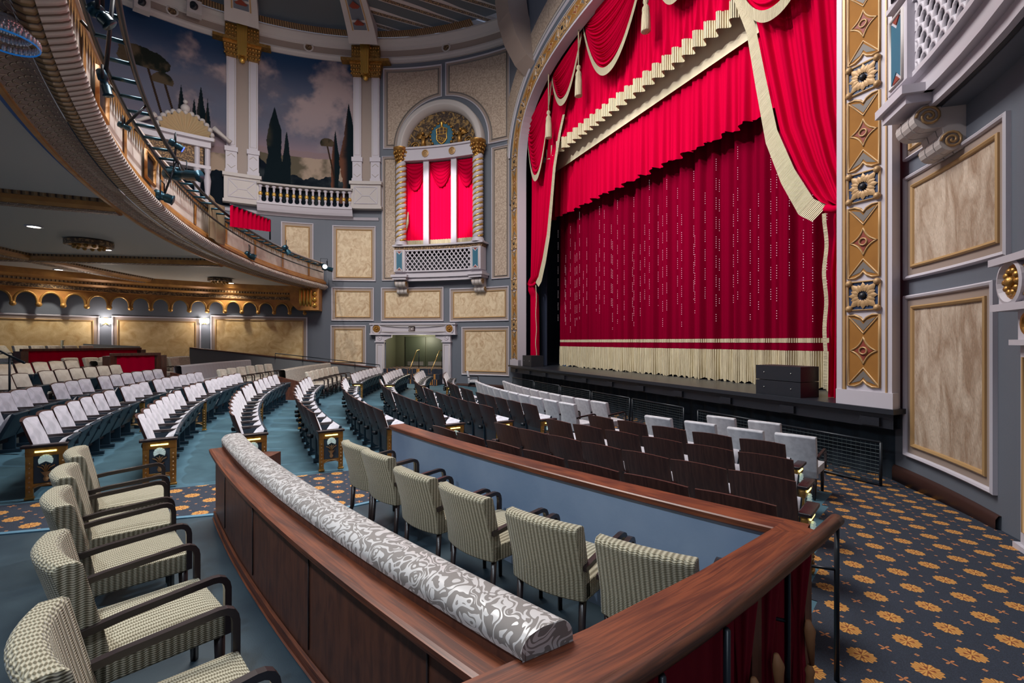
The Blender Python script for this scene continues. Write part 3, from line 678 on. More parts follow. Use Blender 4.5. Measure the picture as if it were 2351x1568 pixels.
# ---------------------------------------------------------------- curtained box with twisted columns (far side and near side)
def twisted(mb_w, mb_g, c, z0, z1, r):
    H = z1-z0; turns = 7.5
    def f(u, v, R, ph, rr):
        pass
    n = 90
    for st in range(2):
        pts = []; pg = []
        for i in range(n+1):
            z = z0+H*i/n; a = 2*PI*turns*i/n+st*PI; pts.append((c[0]+r*.45*math.cos(a), c[1]+r*.45*math.sin(a), z)); a2 = a+PI/2; pg.append((c[0]+r*.86*math.cos(a2), c[1]+r*.86*math.sin(a2), z))
        mb_w.tube(pts, r*.62, 8); mb_g.tube(pg, r*.22, 5)
def opera_box(mp, far):
    lab = 'far' if far else 'near'
    sc_, hw = S(1017), (S(929)-S(1108))/2
    if not far: sc_ = SR(2165)+hw+.27
    z = lambda y: Z(1016, y, .6)+(0 if far else .18)
    t = thing('opera_box', 'white curtained box with twisted columns on the far wall' if far else 'white balcony box jutting in at the top right corner', 'theatre box', mp(sc_, z(640), .4))
    D = .62
    zd0, zd1, zp0, zp1 = z(640), z(622), z(622), z(571)
    wid = hw+.28
    mb = MB().prism(rect(sc_-wid+.3, sc_+wid-.3, zd0-.05, zd0+.13), mp, 0, D-.20).prism(rect(sc_-wid, sc_+wid, zd0+.12, zd1), mp, 0, D-.10)
    for sg in (-1, 1): mb.prism(rect(sc_+sg*hw-.37, sc_+sg*hw+.37, zd0, zd0+.12), mp, 0, D+.10).prism(rect(sc_+sg*hw-.44, sc_+sg*hw+.44, zd0+.12, zd0+.24), mp, 0, D+.17)
    mb.build('deck', WHITE, t)
    MB().prism(rect(sc_-wid+.1, sc_+wid-.1, zd0-.075, zd0-.055), mp, 0, D-.34).build('slate_underside', WALLG, t)
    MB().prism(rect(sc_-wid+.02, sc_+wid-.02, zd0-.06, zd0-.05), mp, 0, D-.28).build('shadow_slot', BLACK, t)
    MB().prism(rect(sc_-wid-.02, sc_+wid+.02, zp1, zp1+.18), mp, .05, D-.06).build('carved_rail', ORN, t)
    MB().prism(rect(sc_-wid-.12, sc_+wid+.12, zp1+.18, zp1+.26), mp, .0, D+.04).build('cap_rail', WHITE, t)
    for sg in (-1, 1):
        c = sc_+sg*hw
        pr = MB().prism(rect(c-.3, c+.3, zp0, zp1), mp, .1, D+.06).build('corner_pier', WHITE, t)
        MB().prism([(c-.15, zp0+.10), (c, zp0+.24), (c+.15, zp0+.10), (c+.15, zp1-.10), (c, zp1-.24), (c-.15, zp1-.10)], mp, D+.03, D+.075).build('blue_inset', TEAL, pr)
        MB().prism([(c-.1, zp1-.09), (c+.1, zp1-.09), (c, zp1-.18)], mp, D+.03, D+.08).prism([(c-.1, zp0+.09), (c, zp0+.18), (c+.1, zp0+.09)], mp, D+.03, D+.08).build('red_inset', RUST, pr)
        MB().line([(c-.19, zp0+.05), (c+.19, zp0+.05), (c+.19, zp1-.05), (c-.19, zp1-.05)], lambda s, z_, d: mp(s, z_, D+.06+d), .02, .03, True).build('pier_beading', CREAM, pr)
        # bracket: scroll profile in the (depth, height) plane
        prof = [(0, zd0-.66), (.06, zd0-.68)]+[(.16+.14*math.cos(a), zd0-.54+.14*math.sin(a)) for a in np.linspace(-2.2, .9, 9)]+[(.27, zd0-.34)]+[(.42+.17*math.cos(a), zd0-.18+.17*math.sin(a)) for a in np.linspace(-1.4, 1.4, 9)]+[(.0, zd0)]
        mb = MB(); n = len(prof)
        for k, (o0, o1) in enumerate(((-.27, -.12), (-.10, .10), (.12, .27))):
            vs = [mp(c+o0, q[1], q[0]) for q in prof]+[mp(c+o1, q[1], q[0]) for q in prof]
            mb.add(vs, [tuple(range(n)), tuple(range(n, 2*n))[::-1]]+[(i, (i+1) % n, n+(i+1) % n, n+i) for i in range(n)], smooth=False)
        br = mb.build('scroll_bracket', CREAM, t)
        for sd in (-.285, .285):
            for (cd, cz, rr) in ((.42, zd0-.18, .15), (.16, zd0-.54, .125)):
                MB().tube([mp(c+sd, cz+rr*(1-k/26)*math.sin(k*.55), cd+rr*(1-k/26)*math.cos(k*.55)) for k in range(25)], .018, 5).build('gilt_volute', GOLDP, br)
    # lattice
    s0, s1 = sc_-hw+.3, sc_+hw-.3
    mb = MB(); cw = .235; rows = 7; ch = (zp1-zp0-.1)/rows; nc = int((s1-s0)/cw)
    for r in range(rows):
        for k in range(nc+1):
            c = s0+(k+(.5 if r % 2 else 0))*(s1-s0)/nc
            if c > s1: continue
            pts = [(min(max(p[0], s0), s1), p[1]) for p in arcpts((c, zp0+.05+r*ch), .115, 0, 180, 6)]
            pts = [(a, zp0+.05+r*ch+(b-zp0-.05-r*ch)*ch*1.15/.115) for a, b in pts]
            mb.line(pts, lambda s, z_, d: mp(s, z_, D-.06+d), .028, .03)
    mb.build('scallop_lattice', WHITE, t)
    MB().prism(rect(s0, s1, zp0, zp0+.07), mp, D-.1, D).prism(rect(s0, s1, zp1-.06, zp1), mp, D-.1, D).build('lattice_frame', WHITE, t)
    MB().prism(rect(s0, s1, zp0, zp1), mp, D-.55, D-.5).build('lattice_backing', BLACK, t)
    # columns
    zk0, zk1 = zp1+.26, z(365)
    for sg in (-1, 1):
        x, y, _ = mp(sc_+sg*hw, 0, .40); cw_ = MB(); cg = MB(); twisted(cw_, cg, (x, y), zk0+.22, zk1, .26)
        cw_.lathe([(.34, 0), (.34, .06), (.29, .10), (.31, .16), (.24, .22)], (x, y, zk0), 14)
        co = cw_.build('twisted_column', WHITE, t); cg.build('gilt_spiral', GOLDB, co)
        mb = MB().lathe([(.2, -.05), (.22, 0), (.2, .05), (.25, .35), (.34, .62), (.40, .66), (.40, .74)], (x, y, zk1), 12)
        for k in range(12): a = k*PI/6; [mb.ball((x+math.cos(a)*(.24+.05*j), y+math.sin(a)*(.24+.05*j), zk1+.16+.17*j), .07, 6) for j in range(3)]
        mb.build('gold_capital', GOLD, co)
    zb_ = z(362); zb2 = z(333)
    bm_ = MB().prism(rect(sc_-hw+.2, sc_+hw-.2, zb_, zb2), mp, .05, .55).prism(rect(sc_-hw+.16, sc_+hw-.16, zb2-.06, zb2+.03), mp, .05, .62).build('beam', WHITE, t)
    for o in (-.75, .75):
        mb = MB().ring(arcpts((sc_+o, (zb_+zb2)/2), .19, 0, 360, 16)[:-1], mp, [(0, .55), (.0, .59), (.04, .6), (.06, .56), (.14, .60), (.17, .57)]); mb.build('rosette', GOLDP, bm_)
    # arch and lunette
    c = (sc_, zb2+.03); ro = hw+.24
    n = 28; pr = [(0, 0.02), (0, .42), (.06, .46), (.14, .44), (.20, .50), (.30, .48), (.36, .34), (.42, .30), (.46, .10)]
    MB().grid(lambda u, v: mp(c[0]+(ro-pr[int(round(v*8))][0])*math.cos(PI*u), c[1]+(ro-pr[int(round(v*8))][0])*math.sin(PI*u), pr[int(round(v*8))][1]), n, 8).build('arch_moulding', CREAM, t)
    ln = MB().grid(lambda u, v: mp(c[0]+(ro-.38)*v*math.cos(PI*u), c[1]+(ro-.38)*v*math.sin(PI*u), .09), 28, 5).build('lunette', mat('lunette_brown_gilt', (.05, .03, .02), .5, .3, var=((.30, .18, .06), 5, .48, .6, 1.2), bump=(14, 1, .04)), t)
    cz = c[1]+.68
    MB().ring(arcpts((c[0], cz), .62, 0, 360, 24)[:-1], mp, [(0, .10), (.0, .14), (.62, .15)]).build('blue_roundel', TEAL, ln)
    mb = MB()
    for k in range(20): a = 2*PI*k/20; mb.ball(mp(c[0]+.64*math.cos(a), cz+.64*math.sin(a), .14), .075, 6)
    for sg in (-1, 1):      # supporting scroll figures
        bx = c[0]+sg*1.02
        mb.tube([mp(bx, c[1]+.12, .14), mp(bx-sg*.03, c[1]+.4, .2), mp(bx, c[1]+.66, .18)], [.16, .10, .12], 8); mb.ball(mp(bx+sg*.02, c[1]+.85, .18), .09, 8)
        mb.tube([mp(bx, c[1]+.68, .2), mp(bx-sg*.2, c[1]+.62, .2), mp(bx-sg*.36, c[1]+.8, .18)], [.05, .04, .035], 6)
        for k in range(5): a = .2+k*.28; mb.tube([mp(bx+sg*.06, c[1]+.6, .14), mp(bx+sg*(.06+.36*math.cos(a)), c[1]+.6+.36*math.sin(a), .14)], [.05, .02], 5)
        mb.tube([mp(bx+sg*(.42+.22*(1-k/22)*math.cos(k*.5)), c[1]+.26+.2*(1-k/22)*math.sin(k*.5), .13) for k in range(20)], .03, 5)
    mb.build('gilt_relief', GOLD, ln)
    sh = [(-.30, .30), (-.12, .36), (0, .42), (.12, .36), (.30, .30), (.26, .02), (.28, -.2), (.16, -.36), (0, -.46), (-.16, -.36), (-.28, -.2), (-.26, .02)]
    so = MB().prism([(c[0]+a, cz+b) for a, b in sh], mp, .14, .19).build('shield', mat('shield_brown', (.07, .035, .015), .4), ln)
    mb = MB().line([(c[0]+a, cz+b) for a, b in sh], lambda s, z_, d: mp(s, z_, .18+d), .03, .03, True)
    mb.line([(c[0]-.26, cz+.04), (c[0]+.26, cz+.04)], lambda s, z_, d: mp(s, z_, .18+d), .02, .03); mb.line([(c[0]-.26, cz+.20), (c[0]+.26, cz+.20)], lambda s, z_, d: mp(s, z_, .18+d), .015, .03)
    for o in (-.1, .1): mb.line([(c[0]+o, cz+.04), (c[0]+o, cz+.34)], lambda s, z_, d: mp(s, z_, .18+d), .015, .03)
    mb.line([(c[0]+.24, cz-.04), (c[0]-.25, cz-.24)], lambda s, z_, d: mp(s, z_, .18+d), .02, .03); mb.line([(c[0]+.26, cz-.14), (c[0]-.18, cz-.34)], lambda s, z_, d: mp(s, z_, .18+d), .02, .03)
    for k in range(3): mb.ball(mp(c[0]+.12-k*.13, cz-.15-k*.05, .2), .03, 6)
    mb.lathe([(.02, .42), (.09, .46), (.04, .52), (.10, .58), (.03, .7)], (*mp(c[0], 0, .18)[:2], cz), 8); mb.build('shield_gilding', GOLDB, so)
    # posts and curtains
    for o, nm in ((hw*.36, 'a'), (-hw*.36, 'b')):
        MB().prism(rect(sc_+o-.15, sc_+o+.15, zk0-.02, zb_+.02), mp, .3, .42).build('white_post', WHITE, t)
    for j, (a, b, nm) in enumerate(((-hw+.1, -hw*.36-.05, 'right'), (-hw*.36+.05, hw*.36-.05, 'middle'), (hw*.36+.05, hw-.1, 'left'))):
        a += sc_; b += sc_; zt_ = zb_+.02; wv = b-a; fl = wv*7
        ct = thing('box_curtain', f'{nm} crimson curtain panel hanging in the {lab} box', 'curtain', mp((a+b)/2, zk0, .15))
        MB().grid(lambda u, v: mp(a+wv*u, zk0+.3+(zt_-zk0-.3)*v, .14+.035*math.sin(2*PI*u*fl)+.015*math.sin(2*PI*u*fl*2.3)), 60, 4).build('drape', REDL, ct)
        MB().grid(lambda u, v: (*mp(a+wv*u, zk0-.02+.34*v, .17+.035*math.sin(2*PI*u*fl)), u*wv, v*.34), 60, 2).build('fringe', FRINGE, ct)
        D0 = 1.45 if j != 1 else 1.35
        lo, hi = (.10, .95) if j == 1 else ((.35, 1.0) if j == 0 else (.0, .7))
        def swf(u, v):
            sag = (1-(2*u-1)**2); dep = .12+(D0-.12)*v
            if j != 1: sag = sag*.85+.15*(1 if True else 0)
            x_ = .5+(u-.5)*(1-.06*v)
            return mp(a+wv*(.02+.96*x_), zt_-dep*sag**.8-.02*v, .22+.10*sag*(1-v*.5)+.035*math.sin(v*2*PI*6.5))
        MB().grid(swf, 20, 52).build('swag', REDV, ct)
    if far:
        for sx, x0 in ((1, sc_+hw-.35), (-1, sc_-hw+.3)):
            mb = MB().tube([mp(x0, zk0+1.75, .3), mp(x0+sx*.02, zk0+1.2, .32), mp(x0+sx*.14, zk0+.75, .32), mp(x0+sx*.25, zk0+.3, .32)], [.03, .07, .06, .08], 6)
            tag(mb.build('curtain_tassel', FRINGE), f'cream tassel cord hanging at the {"left" if sx>0 else "right"} edge of the far box curtains', 'tassel')
opera_box(WL, True); opera_box(WR, False)
# ---------------------------------------------------------------- doorways
OLIVE = mat('olive_vestibule_paint', (.10, .105, .065), .6); DOORG = mat('dark_green_door', (.045, .055, .035), .5); STEEL = mat('brushed_steel', (.45, .45, .42), .35, .9)
BRASS = mat('brass', (.65, .42, .15), .3, .9)
def doorway(mp, far):
    lab = 'far' if far else 'near'; s0, s1 = sDR, sDL; c = (s0+s1)/2; sh_ = 0 if far else SR(2272, .3)-S(1049)
    s0 += sh_; s1 += sh_; c += sh_
    Sd = lambda px: S(px)+sh_
    t = thing('door_surround', 'white door surround with rosettes and exit sign, far wall' if far else 'white door surround with oval medallions at the right edge', 'door surround', mp(c, dz0, .1))
    e0, e1 = Sd(1049), Sd(853)
    MB().prism(rect(e0, e1, dz1+.02, dz1+.50), mp, 0, .22).prism(rect(e0-.04, e1+.04, dz1+.48, dz1+.56), mp, 0, .30).prism(rect(e0-.04, e1+.04, dz1-.04, dz1+.04), mp, 0, .28).build('entablature', WHITE, t)
    MB().line([(e0+.5, dz1+.12), (e1-.5, dz1+.12), (e1-.5, dz1+.42), (e0+.5, dz1+.42)], lambda s, z_, d: mp(s, z_, .21+d), .02, .03, True).build('frame_beading', GOLDP if not far else CREAM, t)
    for q in (e0+.32, e1-.32):
        r = MB().ring(arcpts((q, dz1+.27), .26, 0, 360, 24)[:-1], mp, [(0, .2), (0, .27), (.04, .28), (.07, .23)]).build('medallion_ring', WHITE, t)
        mb = MB().prism(arcpts((q, dz1+.27), .19, 0, 360, 20)[:-1], mp, .2, .235)
        for k in range(10): a = 2*PI*k/10; mb.ball(mp(q+.12*math.cos(a), dz1+.27+.12*math.sin(a), .24), .04, 6)
        mb.ball(mp(q, dz1+.27, .25), .06, 8); mb.build('gilt_rosette', GOLD, r)
    base = .0 if not far else .25
    for q, sg in ((Sd(1028), 1), (Sd(874), -1)):
        p = MB().prism(rect(q-.22, q+.22, base, dz1-.36), mp, 0, .16).prism(rect(q-.28, q+.28, base, base+.2), mp, 0, .2).prism(rect(q-.26, q+.26, dz1-.42, dz1-.36), mp, 0, .24).prism(rect(q-.22, q+.22, dz1-.36, dz1-.02), mp, 0, .18).build('pilaster', WHITE, t)
        MB().prism([(q+sg*.2, dz1-.04), (q+sg*.62, dz1-.04), (q+sg*.60, dz1-.18), (q+sg*.40, dz1-.24), (q+sg*.2, dz1-.36)][::sg], mp, 0, .17).build('corner_bracket', WHITE, p)
        MB().line([(q-.14, base+.35), (q+.14, base+.35), (q+.14, dz1-.55), (q-.14, dz1-.55)], lambda s, z_, d: mp(s, z_, .16+d), .02, .025, True).build('pilaster_beading', GOLDP if not far else CREAM, p)
        r = MB().ring(arcpts((q, dz1-.19), .12, 0, 360, 16)[:-1], mp, [(0, .17), (0, .21), (.03, .21), (.04, .18), (.11, .21)]).build('small_rosette', GOLD if not far else WHITE, p)
    if not far:
        struct('door_2', MB().prism(rect(s0, s1, .0, dz1), mp, 0, .03), DOORG); return
    # vestibule
    mb = MB()
    for sA_, sB_, dA, dB in ((s0, s0, 0, -1.9), (s1, s1, 0, -1.9)):
        mb.add([mp(sA_, dz0, dA), mp(sA_, dz0, dB), mp(sA_, dz1+.1, dB), mp(sA_, dz1+.1, dA)], [(0, 1, 2, 3)], smooth=False)
    mb.add([mp(s0, dz1, 0), mp(s1, dz1, 0), mp(s1, dz1, -1.9), mp(s0, dz1, -1.9)], [(0, 1, 2, 3)], smooth=False); mb.prism(rect(s0, s1, dz0, dz1), mp, -1.95, -1.9)
    struct('wall_vestibule', mb, OLIVE)
    struct('floor', MB().prism(rect(s0, s1, dz0-.1, dz0), mp, -1.95, .02), CARPET)
    for k in range(2):
        a = c+(-1.02 if k == 0 else .02); dd = MB().prism(rect(a, a+1.0, dz0+.02, dz1-.12), mp, -1.88, -1.83)
        d_ = dd.build('door_1', DOORG); tag(d_, kind='structure'); MB().prism(rect(a+.1, a+.9, dz0+.06, dz0+.28), mp, -1.84, -1.82).build('kick_plate', STEEL, d_)
    # steps
    st = thing('entrance_steps', 'short flight of carpeted steps below the exit doorway', 'steps', mp(c, 0, .6))
    for k in range(4):
        MB().prism(rect(s0-.05, s1+.05, 0, dz0-.25*k-.0 if k else dz0), mp, 0 if not k else .3*k, .3*(k+1)).build('step', CARPET, st)
    for k, (q, nm) in enumerate(((c-.05, 'middle'), (s0+.25, 'right'))):
        h = thing('stair_handrail', f'brass handrail at the {nm} of the entrance steps', 'handrail', mp(q, dz0, 0))
        MB().tube([mp(q, dz0+.95, -.6), mp(q, dz0+.92, -.15), mp(q, .95, .95)], .02, 8).build('rail', BRASS, h)
        MB().tube([mp(q, dz0, -.5), mp(q, dz0+.93, -.5)], .022, 8).tube([mp(q, .25, .9), mp(q, .98, .9)], .022, 8).build('post', METALB, h)
doorway(WL, True); doorway(WR, False)
lamp('POINT', 'vestibule_light', WL((sDR+sDL)/2, dz1-.25, -1.0), None, 75, (1, .93, .72), .25)
# exit sign with its letters
q0 = S(949); ex = MB().prism(rect(q0-.17, q0+.17, dz1+.13, dz1+.40), WL, .2, .27).build('exit_sign', mat('sign_dark_red', (.020, .005, .006), .5)); tag(ex, 'small lit EXIT sign over the far doorway', 'sign')
LET = {'E': [[(0, 0), (0, 1)], [(0, 1), (.6, 1)], [(0, .5), (.5, .5)], [(0, 0), (.6, 0)]], 'X': [[(0, 0), (.65, 1)], [(0, 1), (.65, 0)]], 'I': [[(.15, 0), (.15, 1)]], 'T': [[(.3, 0), (.3, 1)], [(0, 1), (.6, 1)]]}
mb = MB(); x = .135
for ch in 'EXIT':
    for a, b in LET[ch]: mb.line([(q0+x-a[0]*.085, dz1+.19+a[1]*.15), (q0+x-b[0]*.085, dz1+.19+b[1]*.15)], lambda s, z_, d: WL(s, z_, .27+d), .009, .008)
    x -= .075 if ch != 'I' else .045
mb.build('letters', mat('sign_white', (.8, .75, .75), emit=((1, .9, .9), .12)), ex)

# ---------------------------------------------------------------- proscenium
US = 8.85; HW = 7.05; ZS = 9.85; RISE = 4.1
def pm(V, z, d=0, U=US): x, y = UV(U-d, V); return (x, y, z)
path = [(VC+HW, z) for z in np.linspace(1.285, ZS, 18)]
for t_ in np.linspace(0, 1, 81)[1:]:
    a = PI*t_; cx_, sx_ = math.cos(a), math.sin(a)
    path.append((VC+HW*math.copysign(abs(cx_)**(2/3), cx_), ZS+RISE*abs(sx_)**(2/3)))
path += [(VC-HW, z) for z in np.linspace(ZS, 1.285, 18)[1:]]
# even spacing
pl = [0]
for a, b in zip(path, path[1:]): pl.append(pl[-1]+math.hypot(b[0]-a[0], b[1]-a[1]))
PLEN = pl[-1]
def pq(q):
    q = min(max(q, 0), PLEN-1e-6); i = max(0, int(np.searchsorted(pl, q, side='right'))-1); f_ = (q-pl[i])/(pl[i+1]-pl[i]); a, b = path[i], path[i+1]
    return a[0]+(b[0]-a[0])*f_, a[1]+(b[1]-a[1])*f_
def amap(w_, q, d=0):       # w_ outward from the opening, q along it
    a = pq(q-.15); b = pq(q+.15); t = Vector((b[0]-a[0], b[1]-a[1])).normalized(); c = pq(q)
    return pm(c[0]+t.y*w_, c[1]-t.x*w_, d)
def amap2(w_, q, d=0): a = pq(q-.15); b = pq(q+.15); t = Vector((b[0]-a[0], b[1]-a[1])).normalized(); c = pq(q); return (c[0]+t.y*w_, c[1]-t.x*w_)
pr_t = thing('proscenium_arch', 'white and gold proscenium arch framing the red stage curtain', 'arch', pm(VC, 1.285))
NQ = 150
def aband(prof, name, m, n=NQ): return MB().grid(lambda u, v: (*amap(prof[int(round(v*(len(prof)-1)))][0], PLEN*u, prof[int(round(v*(len(prof)-1)))][1]), PLEN*u, v*.4), n, len(prof)-1, smooth=False).build(name, m, pr_t)
aband([(.0, -.36), (.0, .05), (.09, .05), (.10, .03), (.87, .03), (.87, -.2)], 'white_face', WHITE)
aband([(.105, .03), (.11, .06), (.15, .06), (.16, .03)], 'inner_gilt_bead', GOLDP)
aband([(.775, .03), (.78, .05), (.80, .05), (.805, .03)], 'outer_gilt_bead', GOLDP)
for sg, q0_, q1_ in ((1, 0, .26), (-1, PLEN-.26, PLEN)):
    MB().prism([(-.0, q0_), (.90, q0_), (.90, q1_), (0, q1_)], amap, -.1, .07).build('plinth', WHITE, pr_t)
# ornaments: X panels and leaf rosettes alternate up both legs and round the arch
W0, W1 = .195, .69; per = 1.89; off = 2.24-1.285
am3 = lambda a, b, d=0: amap(a, b, .03+d)
def xpanel(qc, sgn):
    h = .62; wc = (W0+W1)/2; w2 = (W1-W0)/2
    L = lambda x, y: (wc+x*w2, qc+y*h)
    out = [L(-1, -1), L(-.55, -1.0), L(-.2, -.93), L(0, -.83), L(.2, -.93), L(.55, -1.0), L(1, -1), L(1, -.3), L(1, .3), L(1, 1), L(.55, 1.0), L(.2, .93), L(0, .83), L(-.2, .93), L(-.55, 1.0), L(-1, 1), L(-1, .3), L(-1, -.3)]
    o = MB().prism(out, am3, -.01, .012).build('ornament_panel', OCHRE, pr_t)
    mb = MB().line(out, am3, .022, .03, True)
    mb.line([L(-.95, -.95), L(0, -.48), L(.95, -.95)], am3, .016, .025); mb.line([L(-.95, .95), L(0, .48), L(.95, .95)], am3, .016, .025)
    st = []
    for (x0, y0), (x1, y1) in (((0, .38), (.85, 0)), ((.85, 0), (0, -.38)), ((0, -.38), (-.85, 0)), ((-.85, 0), (0, .38))):
        for k in range(6): f_ = k/6; st.append(L(x0+(x1-x0)*f_-(x0+x1)*.16*4*f_*(1-f_)*.8, y0+(y1-y0)*f_-(y0+y1)*.16*4*f_*(1-f_)*.8))
    mb.line(st, am3, .016, .028, True); mb.line(arcpts((wc, qc), .06, 0, 360, 12)[:-1], am3, .014, .04, True)
    mb.build('gilt_tracery', GOLDP, o)
    st2 = [(wc+(p[0]-wc)*.72, qc+(p[1]-qc)*.78) for p in st]
    MB().prism(st2, am3, .0, .018).build('red_star', RUST, o)
    g = MB()
    for s_ in (-1, 1): g.prism([L(-.8, .93*s_), L(-.2, .85*s_), L(0, .74*s_), L(.2, .85*s_), L(.8, .93*s_), L(0, .56*s_)], am3, 0, .017)
    g.build('grey_wedge', GREIGE, o)
def rosette(qc):
    h = .247; wc = (W0+W1)/2; sq = [(wc-h, qc-h), (wc+h, qc-h), (wc+h, qc+h), (wc-h, qc+h)]
    o = MB().prism(sq, am3, -.01, .012).build('rosette_tile', DKBLUE, pr_t)
    MB().line(sq, am3, .02, .035, True).build('tile_frame', GOLDP, o)
    mb = MB()
    for k in range(16):
        a = 2*PI*k/16; r1 = .235 if k % 2 == 0 else .21
        if k % 4 == 2: r1 = .29
        p0, p1, p2 = [(wc+r_*math.cos(a), qc+r_*math.sin(a)) for r_ in (.07, r1*.62, r1)]
        nx, ny = -math.sin(a), math.cos(a); wd = .062
        vs = [am3(*p0, .04), am3(p1[0]+nx*wd, p1[1]+ny*wd, .02), am3(*p2, .03), am3(p1[0]-nx*wd, p1[1]-ny*wd, .02), am3(*p1, .065)]
        mb.add(vs, [(0, 1, 4), (1, 2, 4), (2, 3, 4), (3, 0, 4)])
    for a in (1, 3, 5, 7): mb.ball(am3(wc+.30*math.cos(a*PI/4)*1.05, qc+.3*math.sin(a*PI/4)*1.05*.72/.72, .03), .06, 6)
    mb.build('leaf_rosette', GOLDM, o); MB().ball(am3(wc, qc, .035), .055, 8).build('boss', BLACK, o)
nleg = 0
qs = []
for side_ in (0, 1):
    k = 0
    while off+per*k < PLEN/2-.1:
        for dq, fn in ((off+per*k, xpanel), (off+per*k+.955, rosette)):
            if dq > PLEN/2-.3: continue
            q = dq if side_ == 0 else PLEN-dq
            if side_ == 1 and dq > 9.2: continue      # right leg is cut by the frame
            fn(q, 1) if fn is xpanel else fn(q)
        k += 1
# wall above the arch
mb = MB(); top = 17.6
for i in range(NQ):
    a = amap2(.86, PLEN*i/NQ); b = amap2(.86, PLEN*(i+1)/NQ)
    if a[1] < ZS-.5 and b[1] < ZS-.5: continue
    mb.add([pm(a[0], a[1], 0), pm(b[0], b[1], 0), pm(b[0], top, 0), pm(a[0], top, 0)], [(0, 1, 2, 3)], smooth=False)
mb.add([pm(20.2, 9, -.02), pm(22, 9, -.02), pm(22, top, -.02), pm(20.2, top, -.02)], [(0, 1, 2, 3)], smooth=False)
struct('wall_proscenium', mb, WALLG)
mb = MB().grid(lambda u, v: amap(1.15+.16*v, PLEN*(.27+.46*u), .05*math.sin(PI*v)), 80, 4); mb.build('outer_white_moulding', WHITE, pr_t)
mb = MB().grid(lambda u, v: amap(1.5+1.0*v, PLEN*(.27+.2*u), .02), 40, 2); mb.build('spandrel_panel', STUC, pr_t)
mb = MB().grid(lambda u, v: amap(1.38+.1*v, PLEN*(.27+.2*u), .04*math.sin(PI*v)), 40, 3); mb.build('spandrel_moulding', CREAM, pr_t)

# stage ----------------------------------------------------------------------
mb = MB(); pts = [(8.72, 4.48), (8.72, 20.5), (12.4, 20.5), (12.4, 4.48)]
mb.add([(*UV(a, b), 1.285) for a, b in pts]+[(*UV(a, b), 1.20) for a, b in pts], [(0, 1, 2, 3), (4, 7, 6, 5), (0, 4, 5, 1), (1, 5, 6, 2), (2, 6, 7, 3), (3, 7, 4, 0)], smooth=False)
t = thing('stage_platform', 'black stage deck and fascia running below the red curtain', 'stage', (*UV(9, VC), 0)); mb.build('deck', STAGEF, t)
mb = MB(); mb.add([(*UV(a, b), z_) for z_ in (.95, 1.2) for a, b in ((8.80, 4.52), (8.80, 20.4), (9.0, 20.4), (9.0, 4.52))], [(0, 1, 2, 3), (0, 4, 5, 1), (3, 2, 6, 7), (4, 5, 6, 7)], smooth=False)
for k in range(11):
    v = 4.7+k*1.5; mb.add([(*UV(a, b), z_) for z_ in (.98, 1.12) for a, b in ((8.74, v), (8.74, v+.3), (8.8, v+.3), (8.8, v))], [(0, 1, 2, 3), (0, 4, 5, 1), (3, 0, 4, 7), (1, 2, 6, 5), (4, 5, 6, 7)], smooth=False)
mb.build('fascia_beam', BLACK, t)
MB().grid(lambda u, v: (*UV(9.35+.05*math.sin(u*220), 4.5+15.9*u), v*1.0), 400, 1).build('black_skirt', mat('blue_black_drape', (.008, .018, .030), .8), t)
# back wall of the stage, side masking
mb = MB(); mb.add([pm(3.2, 1.2, 0, 12.5), pm(21.8, 1.2, 0, 12.5), pm(21.8, 16, 0, 12.5), pm(3.2, 16, 0, 12.5)], [(0, 1, 2, 3)], smooth=False)
for v in (3.3, 21.7): mb.add([pm(v, 1.2, 0, 8.9), pm(v, 1.2, 0, 12.5), pm(v, 16, 0, 12.5), pm(v, 16, 0, 8.9)], [(0, 1, 2, 3)], smooth=False)
mb.add([pm(3.2, 16, 0, 8.9), pm(21.8, 16, 0, 8.9), pm(21.8, 16, 0, 12.5), pm(3.2, 16, 0, 12.5)], [(0, 1, 2, 3)], smooth=False)
struct('wall_stage', mb, BLACK)
o = MB().prism([(18.95, 1.3), (19.5, 1.3), (19.5, 9), (18.95, 9)], lambda v, z_, d: pm(v, z_, d, 10.0), 0, .03).build('stage_masking_panel', mat('dark_blue_masking', (.012, .018, .04), .7)); tag(o, 'dark blue-black masking panel beside the left curtain leg', 'panel')
o = MB().prism([(19.2, 1.3), (19.7, 1.3), (19.7, 8.7), (19.2, 8.7)], lambda v, z_, d: pm(v, z_, d, 11.3), 0, .03).build('blue_gap_strip', mat('blue_strip_glow', (.02, .10, .35), .5, emit=((.03, .16, .5), .5))); tag(o, 'glowing blue strip in the gap left of the main curtain', 'light')  # emissive panel put in to make the gap beside the curtain blue
# curtains -------------------------------------------------------------------
rs = np.random.RandomState(4)
ph = rs.rand(8)*6.28
def fold(v, a=.1): return a*(math.sin(v*11.0+ph[0]+1.6*math.sin(v*1.9))+.6*math.sin(v*24+ph[1]+math.sin(v*3.1))+.6*math.sin(v*4.7+ph[2]))
t = thing('main_stage_curtain', 'deep crimson pleated main curtain with cream bottom fringe', 'curtain', pm(VC, 1.3, 0, 10.7))
Vr, Vl = 5.0, 19.25
cu = lambda z0, z1, off_=0., nz=1, k=1.0: MB().grid(lambda u, v: (*pm(Vr+(Vl-Vr)*u, z0+(z1-z0)*v, 0, 10.75-off_+fold(Vr+(Vl-Vr)*u, .085)*(1-.25*v*(nz > 2))), (Vl-Vr)*u, v*(z1-z0)), 900, nz)
cu(2.48, 8.7, 0, 3).build('pleated_panel', REDD, t); cu(2.37, 2.48, .006).build('upper_cream_band', FRINGE, t); cu(2.18, 2.37, .0).build('red_band', REDD, t)
